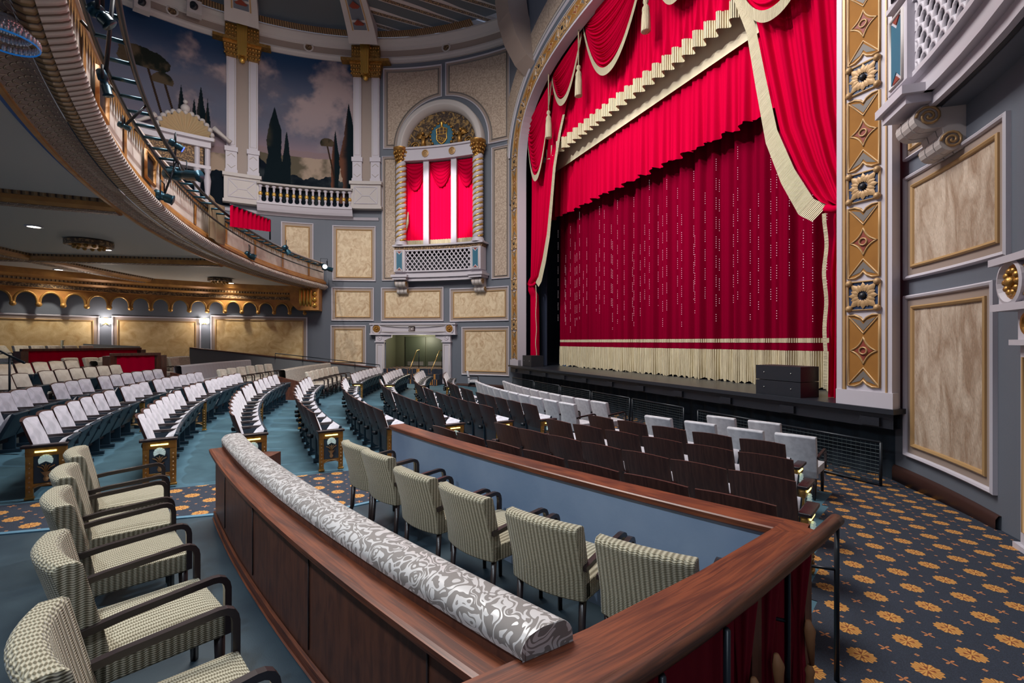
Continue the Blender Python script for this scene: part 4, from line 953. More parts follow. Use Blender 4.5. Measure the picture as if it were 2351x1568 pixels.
def strands(u, v):
    V = Vr+(Vl-Vr)*u; return (*pm(V, 1.31+.87*v+.03*math.sin(V*37)*(1-v), 0, 10.72+fold(V, .085)+.02*math.sin(V*61)*(1-v)), (Vl-Vr)*u, v*.9)
MB().grid(strands, 1400, 2).build('bottom_fringe', FRINGE, t)
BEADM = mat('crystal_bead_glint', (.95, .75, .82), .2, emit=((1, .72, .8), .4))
for k in range(46):
    V = 5.5+k*.295+rs.rand()*.12; z1 = 7.9-rs.rand()*2.6*(1 if k % 3 else .2); z0 = 2.75+rs.rand()*1.1; mb = MB(); z_ = z1; i = 0
    while z_ > z0:
        if (i % 9) < 6: x, y = UV(10.64+fold(V, .085), V); r_ = .011; mb.add([(x+r_, y, z_), (x-r_, y, z_), (x, y-r_, z_), (x, y+r_, z_), (x, y, z_+r_), (x, y, z_-r_)], [(0, 2, 4), (2, 1, 4), (1, 3, 4), (3, 0, 4), (2, 0, 5), (1, 2, 5), (3, 1, 5), (0, 3, 5)], smooth=False)
        z_ -= .062; i += 1
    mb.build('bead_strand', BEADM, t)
# second valance: pleated crimson with a cream top band
t = thing('inner_valance', 'bright crimson pleated valance below the cream band', 'curtain', pm(VC, 8, 0, 10.3))
fo2 = lambda v, a: a*(math.sin(v*13+ph[3]+1.2*math.sin(v*2.3))+.7*math.sin(v*31+ph[4]+math.sin(v*5)))
MB().grid(lambda u, v: (*pm(Vr+(Vl-Vr)*u, (7.98+.05*math.sin((Vr+(Vl-Vr)*u)*9)*(1-v))+(10.2-7.98)*v, 0, 10.25+fo2(Vr+(Vl-Vr)*u, .03+.045*(1-v))), (Vl-Vr)*u, v), 700, 5).build('pleated_panel', REDV, t)
MB().grid(lambda u, v: (*pm(Vr+(Vl-Vr)*u, 9.97+1.2*v, 0, 10.10+.0*v-.10*math.sin(v*PI*.5)), (Vl-Vr)*u, v), 60, 4).build('cream_band', mat('cream_satin', (.72, .64, .44), .6, bump=(6, .3, .03)), t)
# front valance with ruffled fringe
t = thing('front_valance', 'crimson front valance with ruffled cream fringe and hanging swags', 'curtain', pm(VC, 10.4, 0, 9.6))
ruf = lambda v: .13*math.sin(v*2*PI/.42+.9*math.sin(v*1.3))
MB().grid(lambda u, v: (*pm(Vr+(Vl+.3-Vr)*u, 10.75+3.4*v, 0, 9.62+ruf(Vr+(Vl+.3-Vr)*u)*max(.15, 1-v*5)+.03*math.sin(u*620+2*math.sin(u*40))), u*14, v), 1100, 8).build('pleated_panel', REDV, t)
MB().grid(lambda u, v: (*pm(Vr+(Vl+.3-Vr)*u, 10.32+.45*v, 0, 9.60+ruf(Vr+(Vl+.3-Vr)*u)*1.05), u*14, v*.4), 700, 2).build('ruffled_fringe', FRINGE, t)
MB().grid(lambda u, v: (*pm(Vr+(Vl+.3-Vr)*u, 10.33, 0, 9.62+ruf(Vr+(Vl+.3-Vr)*u)+.03+.0*v), u*14, v*.4), 10, 1).build('lining', REDD, t)
# swags
def swag(i, Va, Vb, za, zb2_, zbot, lab):
    t = thing('curtain_swag', lab, 'swag', pm((Va+Vb)/2, zbot, 0, 9.3), 0, 'crimson swags over the stage')
    def f(u, v):
        zt_ = za+(zb2_-za)*u; sag = 1-abs(2*u-1)**2.2; dep = .25+(zt_-zbot-.25)*(v**.9)
        x_ = .5+(u-.5)*(1-.10*v*(1-abs(2*u-1)))
        return (*pm(Va+(Vb-Va)*x_, zt_-dep*sag, 0, 9.36-.24*sag*math.sin(PI*(.25+.6*v))-.045*(math.sin(v*2*PI*13+1.5*math.sin(v*9))+.4*math.sin(v*2*PI*29))*(sag**.5)), x_, v)
    MB().grid(f, 28, 180).build('draped_cloth', REDV, t)
    def g(u, v): p = f(u, 1.0); h = .26; return (p[0]-.05*UX*1, p[1]-.05*UY, p[2]-h+h*1.05*v, u*abs(Vb-Va)*1.3, v*h)
    MB().grid(g, 40, 1).build('swag_fringe', FRINGE, t)
swag(0, 19.65, 17.25, 12.4, 13.4, 9.75, 'leftmost crimson swag beside the white arch')
swag(1, 17.2, 14.9, 13.5, 14.0, 12.0, 'small crimson swag, second from the left')
swag(2, 14.8, 11.2, 14.2, 14.2, 11.65, 'large central crimson swag with deep folds')
swag(3, 11.1, 8.7, 14.2, 14.0, 11.95, 'crimson swag whose fringe tip shows at the top edge')
swag(4, 8.6, 5.3, 13.2, 12.3, 9.62, 'rightmost crimson swag above the side drape')
def tassel(V, zbot, lab, L=1.15):
    x, y = UV(9.12, V); t = thing('gold_tassel', lab, 'tassel', (x, y, zbot))
    MB().lathe([(.02, L), (.07, L-.03), (.09, L-.12), (.05, L-.2), (.10, L-.28), (.12, L-.36), (.11, L-.42)], (x, y, zbot), 10).build('head', FRINGE, t)
    MB().lathe([(.11, L-.42), (.13, L-.6), (.145, .02), (.13, 0), (.01, 0)], (x, y, zbot), 14).build('skirt', FRINGE, t)
    MB().tube([(x, y, zbot+L), (x, y, zbot+L+2.4)], .03, 6).build('cord', FRINGE, t)
tassel(17.15, 10.85, 'cream tassel hanging left of the small swag'); tassel(14.8, 11.45, 'cream tassel hanging between second swag and central swag'); tassel(11.05, 11.55, 'cream tassel right of the central swag', 1.0)
# side drapes
def side_drape(mir, lab):
    mv = (lambda v: 2*VC-v) if mir else (lambda v: v)
    zz = [1.30, 2.5, 3.8, 4.6, 4.98, 5.3, 6.05, 7.05, 8.4, 9.75, 11.0, 13.0]; vi = [6.02, 6.0, 5.98, 5.90, 5.78, 6.25, 6.66, 7.06, 7.35, 7.62, 8.1, 9.2]
    t = thing('side_drape', lab, 'curtain', pm(mv(5.7), 1.3, 0, 9.5))
    def vin(z_): return float(np.interp(z_, zz, vi))
    def f(u, v, z0, z1):
        z_ = z0+(z1-z0)*v; V = 5.28+(vin(z_)-5.28)*u; w_ = vin(z_)-5.28; am_ = .05+.05*min(1, w_)
        return pm(mv(V), z_, 0, 9.55+am_*.75*math.sin(u*2*PI*6+1.2*math.sin(u*5))+.022*math.sin(u*83+1)+.012*math.sin(u*151)-(.12 if abs(z_-5) < .25 else 0))
    MB().grid(lambda u, v: f(u, v, 5.0, 13.0), 220, 40).build('gathered_upper', REDV, t)
    MB().grid(lambda u, v: f(u, v, 1.29, 5.0), 90, 16).build('hanging_lower', REDV, t)
    def fr(u, v):
        z_ = 5.1+(11.6-5.1)*u; z2 = 5.1+(11.6-5.1)*min(1, u+.01); V = vin(z_); dv = vin(z2)-V; n_ = Vector((z2-z_+1e-6, -dv)).normalized()
        wd = .34*(1-.45*u)*v; zz_ = .0
        return (*pm(mv(V+wd*.95), z_-wd*.75*(1-u*.5), 0, 9.42), u*8, v*.3)
    MB().grid(fr, 120, 2).build('edge_fringe', FRINGE, t)
    MB().grid(lambda u, v: (*pm(mv(5.98+.08*v+.012*math.sin(u*21)), 1.45+3.5*u, 0, 9.42+.02*math.sin(u*17)), u*4, v*.2), 80, 2).build('lower_fringe', FRINGE, t)
    MB().tube([pm(mv(v), z_, 0, 9.38) for v, z_ in ((5.2, 5.1), (5.5, 4.98), (5.85, 4.98), (6.0, 5.05))], .05, 8, flat=1.4).build('tieback', REDV, t)
side_drape(False, 'tall crimson side drape tied back at the right of the stage'); side_drape(True, 'tall crimson side drape tied back at the left of the stage')
# speakers on the stage
def stage_speaker(V, U, wv, du, h, n, lab):
    t = thing('stage_speaker', lab, 'speaker', (*UV(U, V), 1.286))
    for k in range(n):
        hh = h/n; mb = MB(); c = [UV(U+a, V+b) for a, b in ((-du/2, -wv/2), (-du/2, wv/2), (du/2, wv/2), (du/2, -wv/2))]
        z0, z1 = 1.287+k*hh, 1.287+(k+1)*hh-.012
        b = mb.add([(x, y, z0) for x, y in c]+[(x, y, z1) for x, y in c], [(3, 2, 1, 0), (4, 5, 6, 7), (0, 1, 5, 4), (1, 2, 6, 5), (2, 3, 7, 6), (3, 0, 4, 7)], smooth=False).build('cabinet', BLACK, t)
        mb = MB()
        for vv in (-wv*.3, wv*.3): mb.ball((*UV(U-du/2-.005, V+vv), z0+hh*.5), .014, 6)
        mb.build('bolt', STEEL, b)
stage_speaker(6.65, 9.15, 1.0, .55, .62, 2, 'black two-tier speaker at the right end of the stage'); stage_speaker(18.8, 9.2, .9, .6, .5, 1, 'black speaker at the left end of the stage')
# pit rail panels ------------------------------------------------------------
def pit_panel(v0, v1, lab, h=.74):
    t = thing('pit_rail_panel', lab, 'rail panel', (*UV(8.62, (v0+v1)/2), 0), 0, 'black mesh rail panels below the stage')
    q = lambda v, z_, d=0: (*UV(8.62-d, v), z_)
    mb = MB()
    for a, b in (((v0, .04), (v1, .04)), ((v0, h), (v1, h)), ((v0, .0), (v0, h)), ((v1, 0), (v1, h))): mb.tube([q(*a), q(*b)], .022, 6)
    mb.build('frame', METALB, t); mb = MB()
    for k in range(1, 11): mb.tube([q(v0, .04+(h-.04)*k/11), q(v1, .04+(h-.04)*k/11)], .006, 4, cap=False)
    n = int((v1-v0)/.075)
    for k in range(1, n): mb.tube([q(v0+(v1-v0)*k/n, .04), q(v0+(v1-v0)*k/n, h)], .004, 4, cap=False)
    mb.build('wire_mesh', mat('dull_steel_wire', (.05, .07, .08), .4, .5) if 'wire' not in globals() else wire, t)
wire = mat('dull_steel_wire', (.05, .07, .08), .4, .5)
vv = [4.55, 6.65, 8.6, 8.95, 11.1, 13.2, 15.3, 17.5, 19.8]
nn = 0
for a, b in zip(vv, vv[1:]):
    if b-a < .5: continue
    nn += 1; pit_panel(a+.06, b-.06, f'{ORD[nn]} black mesh rail panel from the right, below the stage edge')

# ---------------------------------------------------------------- balcony
RB = 27.28; BA0, BA1 = -6.6, 52.0; NB = 130
def bsweep(prof, a0=BA0, a1=BA1, n=NB, name=None, m=None, parent=None):
    mb = MB().grid(lambda u, v: (*P(RB+prof[int(round(v*(len(prof)-1)))][0], a0+(a1-a0)*u, prof[int(round(v*(len(prof)-1)))][1]), u*(a1-a0)*RB*PI/180, v), n, len(prof)-1, smooth=False)
    return mb.build(name, m, parent)
ZL = 5.06
bt = thing('balcony', 'curved balcony front with carved mouldings sweeping overhead on the left', 'balcony', P(RB, 20, ZL))
MB().grid(lambda u, v: (*P(RB+.10+.36*v, BA0+(BA1-BA0)*u, ZL-.04+.06*math.sin(PI*v)), u*(BA1-BA0)*RB*PI/180, v*.42), NB, 6).build('fish_scale_underside', SCALE, bt)
bsweep([(.46, ZL-.03), (.47, ZL-.07), (.52, ZL-.07), (.53, ZL+.06)], name='underside_edge', m=BAL, parent=bt)
bsweep([(.53, ZL+.05), (.55, ZL-.02), (.62, ZL+.02), (.62, ZL+.1)], name='blue_line', m=mat('royal_blue_line', (.02, .10, .32), .5), parent=bt)
MB().grid(lambda u, v: (*P(RB+.03+.08*math.cos(PI*v), BA0+(BA1-BA0)*u, ZL+.0-.05*math.sin(PI*v)), u*(BA1-BA0)*RB*PI/180, 0), NB*2, 4).build('gilt_bead', BEAD, bt)
MB().grid(lambda u, v: (*P(RB-.05-.17*math.sin(PI*v), BA0+(BA1-BA0)*u, ZL-.02+.29*v), u*(BA1-BA0)*RB*PI/180, v*.3), NB*2, 8).build('leaf_roll', ROPE, bt)
bsweep([(-.05, ZL+.25), (-.12, ZL+.28), (-.12, ZL+.36), (-.02, ZL+.44), (.02, ZL+.50)], name='amber_fascia', m=BAL, parent=bt)
bsweep([(.02, ZL+.48), (.02, ZL+1.26), (.0, ZL+1.28), (-.05, ZL+1.30), (-.05, ZL+1.34), (.3, ZL+1.34)], name='pale_fascia', m=PINKP, parent=bt)
mb = MB(); dg = .42; k = 0; a = BA0+.3
while a < BA1:
    h = (.18, .10, .14)[k % 3]
    a2 = a+dg*.8; am_ = (a+a2)/2
    mb.add([P(RB-.02, a, ZL+1.28), P(RB-.02, a2, ZL+1.28), P(RB-.02, a2-.09, ZL+1.13-h*.3), P(RB-.02, am_, ZL+1.22-h-.08), P(RB-.02, a+.09, ZL+1.13-h*.3)], [(0, 1, 2, 3, 4)], smooth=False)
    a += dg*.8; k += 1
mb.build('gilt_drop_fringe', GOLDA, bt)
mb = MB(); a = BA0+3
while a < BA1:
    mb.add([P(RB-.01, a, ZL+.5), P(RB-.01, a+.35, ZL+.5), P(RB-.01, a+.35, ZL+1.26), P(RB-.01, a, ZL+1.26)], [(0, 1, 2, 3)], smooth=False); a += 5.2
mb.build('gilt_stile', BAL, bt)
for a in (24.0, 30.6):
    o = MB().grid(lambda u, v: P(RB-.03, a+1.3*u, ZL+.56+.52*v), 4, 1).build('speaker_opening', BLACK, bt)
    q = lambda u, v, d=0: P(RB-.02-d, a+1.3*u/1.0, ZL+.56+.52*v)
    MB().line([(0, 0), (1, 0), (1, 1), (0, 1)], lambda s, z, d: P(RB-.03-.04*(d > .01), a+1.3*s, ZL+.56+.52*z), .07, .03, True).build('opening_frame', BAL, o)
# end bracket of the balcony
sK = S(735); sK2 = S(706)
t = thing('balcony_bracket', 'carved gilt bracket under the far end of the balcony', 'bracket', WL(sK, 4.0, .5))
MB().prism([(sK-.1, 3.95), (sK+.95, 3.95), (sK+1.3, 4.3), (sK+1.3, 5.1), (sK-.1, 5.1)], WL, 0, .95).build('block', BAL, t)
mb = MB()
for k in range(4): mb.tube([WL(sK+.30+.16*k, z_, .97) for z_ in (4.15, 4.4, 4.9, 5.0)], [.05, .09, .09, .04], 6)
for k in range(3): mb.ball(WL(sK+.1, 4.2+.28*k, .97), .12, 6)
mb.build('scroll_carving', GOLDB, t)
# soffit
mb = MB().grid(lambda u, v: P(27.86+v*9.5, -14+68*u, 5.14), 60, 8); struct('ceiling', mb, SOFF)
def beam(pts, wd=.34, z0=4.96, nm='soffit_beam', lab=''):
    t = thing(nm, lab, 'ceiling beam', pts[len(pts)//2])
    pts = [(p[0], p[1], z0) for p in pts]
    MB().sweep(pts, [(-wd, .2), (-wd*.8, .05), (-wd*.5, 0), (wd*.5, 0), (wd*.8, .05), (wd, .2)]).build('carved_beam', BAL, t)
    MB().sweep(pts, [(-wd*.45, -.005), (-wd*.2, -.03), (wd*.2, -.03), (wd*.45, -.005)]).build('scale_inlay', SCALE, t)
    for s_ in (-1, 1): MB().sweep(pts, [(s_*wd*.98, .12), (s_*wd*1.12, .12), (s_*wd*1.15, .2)]).build('bead_edge', BEAD, t)
beam([P(r, 24.2) for r in np.linspace(27.8, 37, 6)], lab='nearest carved soffit beam, crossing under the balcony at far left')
beam([P(r, 10.2) for r in np.linspace(27.8, 37, 6)], lab='farther carved soffit beam running back from the balcony edge')
beam([P(33.4, a) for a in np.linspace(-5, 50, 50)], wd=.3, lab='curved carved soffit beam crossing the others under the balcony')
def medallion(px, py, lab, r=.46):
    Y = (5.1-EYE)*F/(CY-py); x, y, _ = at(px, py, Y); t = thing('ceiling_medallion', lab, 'medallion', (x, y, 5.0), 0)
    MB().lathe([(r, .13), (r, .02), (r*.9, 0), (r*.8, .03)], (x, y, 4.98), 28).build('rim', ORN, t)
    mb = MB().lathe([(r*.82, .02), (r*.5, -.02), (.001, -.03)], (x, y, 4.98), 24)
    for k in range(12): a = k*PI/6; mb.ball((x+r*.6*math.cos(a), y+r*.6*math.sin(a), 4.96), .055, 6)
    mb.build('rosette', GOLD, t)
medallion(205, 556, 'nearest round plaster medallion on the balcony soffit', .52); medallion(505, 641, 'small round plaster medallion toward the balcony end'); medallion(207, 634, 'far round plaster medallion with gold glow, left', .6)
for k, (px, py, lab) in enumerate(((78, 520, 'nearest recessed downlight, far left under the balcony'), (244, 573, 'recessed downlight beside the nearest medallion'), (135, 619, 'recessed downlight beyond the middle beam at left'), (303, 643, 'recessed downlight right of the far medallion'), (530, 650, 'recessed downlight beside the medallion near the balcony end'))):
    Y = (5.13-EYE)*F/(CY-py); x, y, _ = at(px, py, Y)
    t = thing('downlight', lab, 'light', (x, y, 5.12)); MB().lathe([(.17, .01), (.17, -.012), (.12, -.015)], (x, y, 5.13), 18).build('trim_ring', WHITE, t); MB().lathe([(.125, -.01), (.001, -.01)], (x, y, 5.13), 16).build('lens', LAMPW, t)
    lamp('SPOT', 'downlight_beam', (x, y, 5.05), (x, y, 0), 190, (1, .92, .78), .1, math.radians(125), .8)
for k, (r_, a_) in enumerate(((28.2, 39.5), (28.2, 44.0), (28.0, 48.5))):
    x, y, _ = P(r_, a_); t = thing('downlight', f'recessed soffit downlight over the foreground armchairs, {ORD[k+1]} from the aisle', 'light', (x, y, 5.12)); MB().lathe([(.17, .01), (.17, -.012), (.12, -.015)], (x, y, 5.13), 18).build('trim_ring', WHITE, t); MB().lathe([(.125, -.01), (.001, -.01)], (x, y, 5.13), 16).build('lens', LAMPW, t)
    lamp('SPOT', 'downlight_beam', (x, y, 5.05), (*P(24.6, a_-.5)[:2], .6), 230, (.80, .90, 1), .05, math.radians(78), .35)
# arcade cornice on the rear wall
s0c, s1c = S(706), S(-90); z_c = lambda y: Z(350, y, .3)
zt0 = z_c(709); zt1 = z_c(690); ztop = 5.12
struct('trim_9', wsweep(WL, [(.30, zt1+.22), (.38, zt1+.24), (.38, zt1+.42), (.5, zt1+.5), (.5, zt1+.62), (.62, zt1+.72), (.66, 5.14)], s0c-.1, s1c, 60), BAL)
struct('trim_10', wsweep(WL, [(.39, zt1+.26), (.39, zt1+.40)], s0c-.1, s1c, 60), ORN); struct('trim_11', MB().grid(lambda u, v: (*WL(s0c-.1+(s1c-s0c+.1)*u, zt1+.52+.08*v, .515+.0*v), u*(s1c-s0c), 0), 60, 1), BEAD)
nb = 18; bw = (S(22)-S(667))/14; t = thing('arcade_frieze', 'gilded scalloped arcade hanging along the rear wall under the balcony', 'frieze', WL((s0c+s1c)/2, zt0, .3))
mbp = MB(); mbe = MB(); mbd = MB()
for k in range(-1, nb):
    a = S(667)+(k)*bw; b = a+bw; c = (a+b)/2
    ar = [(c+bw*.44*math.cos(th), zt0+.10+(zt1-zt0)*1.0*math.sin(th)) for th in np.linspace(0, PI, 13)]
    mbp.prism([(b, zt1+.24)]+[(b, zt0+.02)]+ar+[(a, zt0+.02), (a, zt1+.24)], WL, .22, .32)
    mbe.line([(b-.03, zt0)]+ar+[(a+.03, zt0)], lambda s, z, d: WL(s, z, .31+d), .045, .05); mbd.ball(WL(a, zt0-.02, .33), .10, 8)
mbp.build('arcade_plate', BAL, t); mbe.build('gilt_arch_edge', GOLDA, t); mbd.build('gilt_drop', GOLDA, t)
# sconces
for px, lab in ((242, 'left-hand lit double wall sconce between amber panels'), (469, 'right-hand lit double wall sconce between amber panels')):
    s_ = S(px); z_ = Z(px, 737, .2); t = thing('wall_sconce', lab, 'sconce', WL(s_, z_, .1))
    MB().prism(rect(s_-.08, s_+.08, z_-.14, z_+.14), WL, 0, .04).build('backplate', BRASS, t)
    for o in (-.13, .13):
        x, y, _ = WL(s_+o, z_, .16); MB().lathe([(.05, -.10), (.065, -.05), (.065, .10), (.05, .12)], (x, y, z_), 10).build('glass_shade', LAMPW, t)
        MB().tube([WL(s_, z_-.08, .04), WL(s_+o*.6, z_-.14, .12), WL(s_+o, z_-.12, .16)], .015, 6).build('arm', BRASS, t)
    lamp('POINT', 'sconce_light', WL(s_, z_, .38), None, 34, (1, .88, .80), .06)
# truss, rail lights ----------------------------------------------------------
t = thing('lighting_truss', 'black ladder truss following the curve of the balcony front', 'truss', P(26.8, 20, 6.2))
A0, A1 = -5.0, 47; tr = np.linspace(A0, A1, 110); zT = 6.15
MB().tube([P(26.82, a, zT) for a in tr], .035, 8).build('outer_pipe', METALB, t); MB().tube([P(27.14, a, zT) for a in tr], .03, 8).build('inner_pipe', METALB, t); MB().tube([P(26.95, a, zT-.32) for a in tr[:70]], .025, 6).build('lower_pipe', METALB, t)
for k in range(44):
    a = A0+.4+k*1.16
    if a > A1: break
    MB().tube([P(26.82, a, zT), P(27.14, a, zT)], .028, 8).build('rung', FIXT, t)
    if k % 3 == 0: MB().tube([P(27.14, a, zT), P(27.25, a, zT+.12)], .02, 6).build('hanger', METALB, t)
def fixture(px, py, r, aim, L, rad, lab, lit=None, m=FIXT):
    Y = None
    # find the distance along the pixel ray where it meets radius r
    best = min(np.linspace(2, 26, 2400), key=lambda y: abs(math.hypot((px-CX)/F*y-CC[0], y-CC[1])-r)+(0 if y < 25 else 1))
    p = Vector(at(px, py, best)); t = thing('stage_light', lab, 'stage light', p); d = Vector(aim).normalized()
    a = p-d*L/2; b = p+d*L/2; q = lambda f_: a+(b-a)*f_
    MB().tube([q(0), q(.05), q(.38), q(.42), q(.60), q(.64), q(.97), q(1)], [rad*.7, rad, rad*1.05, rad*.75, rad*.75, rad*.95, rad*.9, rad*1.1], 14).build('barrel', m, t)
    sd = d.cross(Vector((0, 0, 1))).normalized()*rad*1.35; up = Vector((0, 0, rad*3))
    MB().tube([q(.45)+sd, q(.45)+sd+up, q(.45)-sd+up, q(.45)-sd], .014, 5).build('yoke', METALB, t)
    al = math.degrees(math.atan2(CC[1]-p.y, CC[0]-p.x))
    if not lab.startswith('black moving light on the outside'): MB().tube([p, P(26.82, al, 6.15)], .02, 6).build('clamp', METALB, t)
    if lab.startswith('black moving light on the outside'): MB().tube([p, p+(Vector((CC[0], CC[1], p.z))-p).normalized()*-.2], .03, 6).build('clamp', METALB, t)
    if lit: MB().tube([b, b+d*.01], rad*.85, 12).build('lens', lit, t)
    return b+d*.03, d
fixture(418, 402, 26.75, (.85, -.15, -.10), .85, .115, 'long teal ellipsoidal spotlight on the truss')
fixture(375, 452, 27.05, (.7, .3, -.25), .34, .10, 'black moving-head light below the ellipsoidal spotlight')
fixture(404, 333, 26.8, (.6, .5, -.4), .26, .07, 'small spotlight with a deep blue lens on the truss', BLUEG)
fixture(285, 290, 27.1, (.7, .4, -.3), .16, .045, 'small black spotlight clamped below the upper truss')
fixture(231, 35, 26.6, (.5, .3, -.6), .13, .045, 'black moving light at the top of the truss')
fixture(240, 190, 26.9, (.2, .1, -.9), .26, .045, 'black hanging lamp on the near side of the truss')
fixture(574, 587, 27.12, (.7, .3, -.3), .36, .12, 'black moving light on the outside of the balcony front')
fixture(658, 574, 26.8, (.4, .2, -.7), .4, .12, 'round black light hanging from the far part of the truss')
b_, d_ = fixture(744, 611, 26.7, (.55, -.8, -.25), .36, .12, 'lit spotlight at the far end of the truss', LAMPC)
fixture(752, 617, 26.75, (.9, .3, -.2), .5, .12, 'black spotlight behind the lit one at the truss end')
# bracket arm box near the top left
o = MB().tube([P(27.2, 38.6, 6.05), P(26.55, 37.4, 6.0)], .09, 4).build('truss_bracket', FIXT); tag(o, 'dark steel bracket arm holding the truss at top left', 'bracket')
# draped banner on the balcony front
def ban(u, v): a = 16.45-2.6*u; return P(RB-.22-.03*math.sin(u*9), a, ZL+.26+1.20*v-.05*math.sin(PI*u)*v)
bb = MB().grid(ban, 20, 8); bb.grid(lambda u, v: tuple(Vector(ban(u, v))+Vector((-.02, -.02, 0))), 20, 8)
o = bb.build('cloth_banner', mat('tan_cloth', (.26, .185, .105), .85)); tag(o, 'tan cloth panel draped over the balcony front', 'cloth')
# red screen behind the balcony rail
aR = [P(28.1, a)[:2] for a in (13.2, 5.6)]
t = thing('red_rail_curtain', 'small red curtained rail on the balcony beneath the stone balustrade', 'rail', (*aR[0], 6.4))
p0, p1 = at(528, 470, 13.6), at(620, 505, 17.5); q0, q1 = at(528, 520, 13.6), at(620, 532, 17.5)
def rr(u, v): a = Vector(q0).lerp(Vector(q1), u); b = Vector(p0).lerp(Vector(p1), u); c = a.lerp(b, v); return (c.x+.05*math.sin(u*60), c.y, c.z)
MB().grid(rr, 80, 1).build('red_cloth', REDV, t); MB().tube([p0, p1], .03, 6).tube([p1, (q1[0], q1[1], q1[2]-.3)], .03, 6).build('rail', METALB, t)
# painted shell niche on the wall, seen over the balcony
sN = S(425); zN = Z(425, 322); t = thing('shell_pediment', 'white organ screen with a gilded shell pediment, left of the pilasters', 'screen', WL(sN, zN-2.6, .3))
hw = (S(360)-S(482))/2
MB().prism(rect(sN-hw, sN+hw+1.2, zN-.32, zN-.02), WL, .0, .55).prism(rect(sN-hw-.12, sN+hw+1.3, zN-.04, zN+.10), WL, 0, .7).prism(rect(sN-hw, sN+hw+1.2, zN-1.3, zN-1.15), WL, 0, .5).build('entablature', WHITE, t)
MB().prism(rect(sN-hw+.3, sN+hw+.9, zN-1.15, zN-.32), WL, .0, .4).build('carved_panel', ORN, t)
for o in (-hw+.14, -hw+.55): 
    x, y, _ = WL(sN+o, 0, .35); MB().lathe([(.15, 0), (.12, .2), (.14, .9), (.10, 1.3), (.15, 1.9), (.1, 2.2), (.16, 2.4)], (x, y, zN-3.7), 10).lathe([(.12, 2.45), (.12, 3.4)], (x, y, zN-3.7), 10).build('column', WHITE, t)
mb = MB()
def shl(u, v):
    th = PI*u; r = .95*v*(1+.05*math.cos(th*22)); return WL(sN+r*math.cos(th)*1.05, zN+.1+r*math.sin(th), .25+.28*v*v+.05*math.cos(th*22)*v)
MB().grid(shl, 90, 6).build('gilded_shell', SHELLC, t)
mb = MB()
for k in range(15): th = PI*k/14; mb.ball(WL(sN+1.06*math.cos(th), zN+.12+1.0*math.sin(th), .4), .13, 6)
mb.ball(WL(sN, zN+1.3, .4), .2, 8); mb.ball(WL(sN, zN+1.6, .4), .1, 8)
for s_ in (-1, 1): mb.tube([WL(sN+s_*(1.1+.18*k), zN+.7-.13*k, .4) for k in range(5)], [.13, .11, .09, .07, .1], 6)
mb.build('scroll_edge', CREAM, t)
# chandelier corner
x, y, z = at(12, 92, 3.75); t = thing('crystal_chandelier', 'edge of a crystal chandelier at the far upper left', 'chandelier', (x, y, z))
MB().lathe([(.20, 0), (.207, .008), (.20, .016)], (x, y, z-.02), 24).build('blue_ring', mat('blue_crystal_edge', (.02, .22, .6), .15, .3, emit=((.02, .2, .6), .3)), t)
mb = MB()
for k in range(36):
    a = 2*PI*k/36
    for j in range(4): rr_ = .195-.05*j; mb.ball((x+rr_*math.cos(a+j*.2), y+rr_*math.sin(a+j*.2), z+.02+.05*j), .018, 5, (1, 1, 1.7))
mb.build('crystal_drops', CRYST, t)
MB().tube([(x, y, z+.1), (x, y, 5.05)], .012, 6).build('rod', BRASS, t)
# projectors high on the frieze
for px, py, lab in ((325, 12, 'left white surveillance light box above the mural'), (446, 22, 'right white light box with a dark lens above the mural')):
    s_ = S(px, .9); z_ = Z(px, py, .9); t = thing('projector', lab, 'projector', WL(s_, z_, .9)); MB().prism(rect(s_-.3, s_+.3, z_-.3, z_+.3), WL, .75, 1.15).build('housing', CREAM, t)
    MB().lathe([(.17, 0), (.17, .12), (.12, .13), (.001, .10)], WL(s_, z_, 1.12), 14, Matrix.Rotation(PI/2, 4, 'X')).build('lens', BLACK, t)

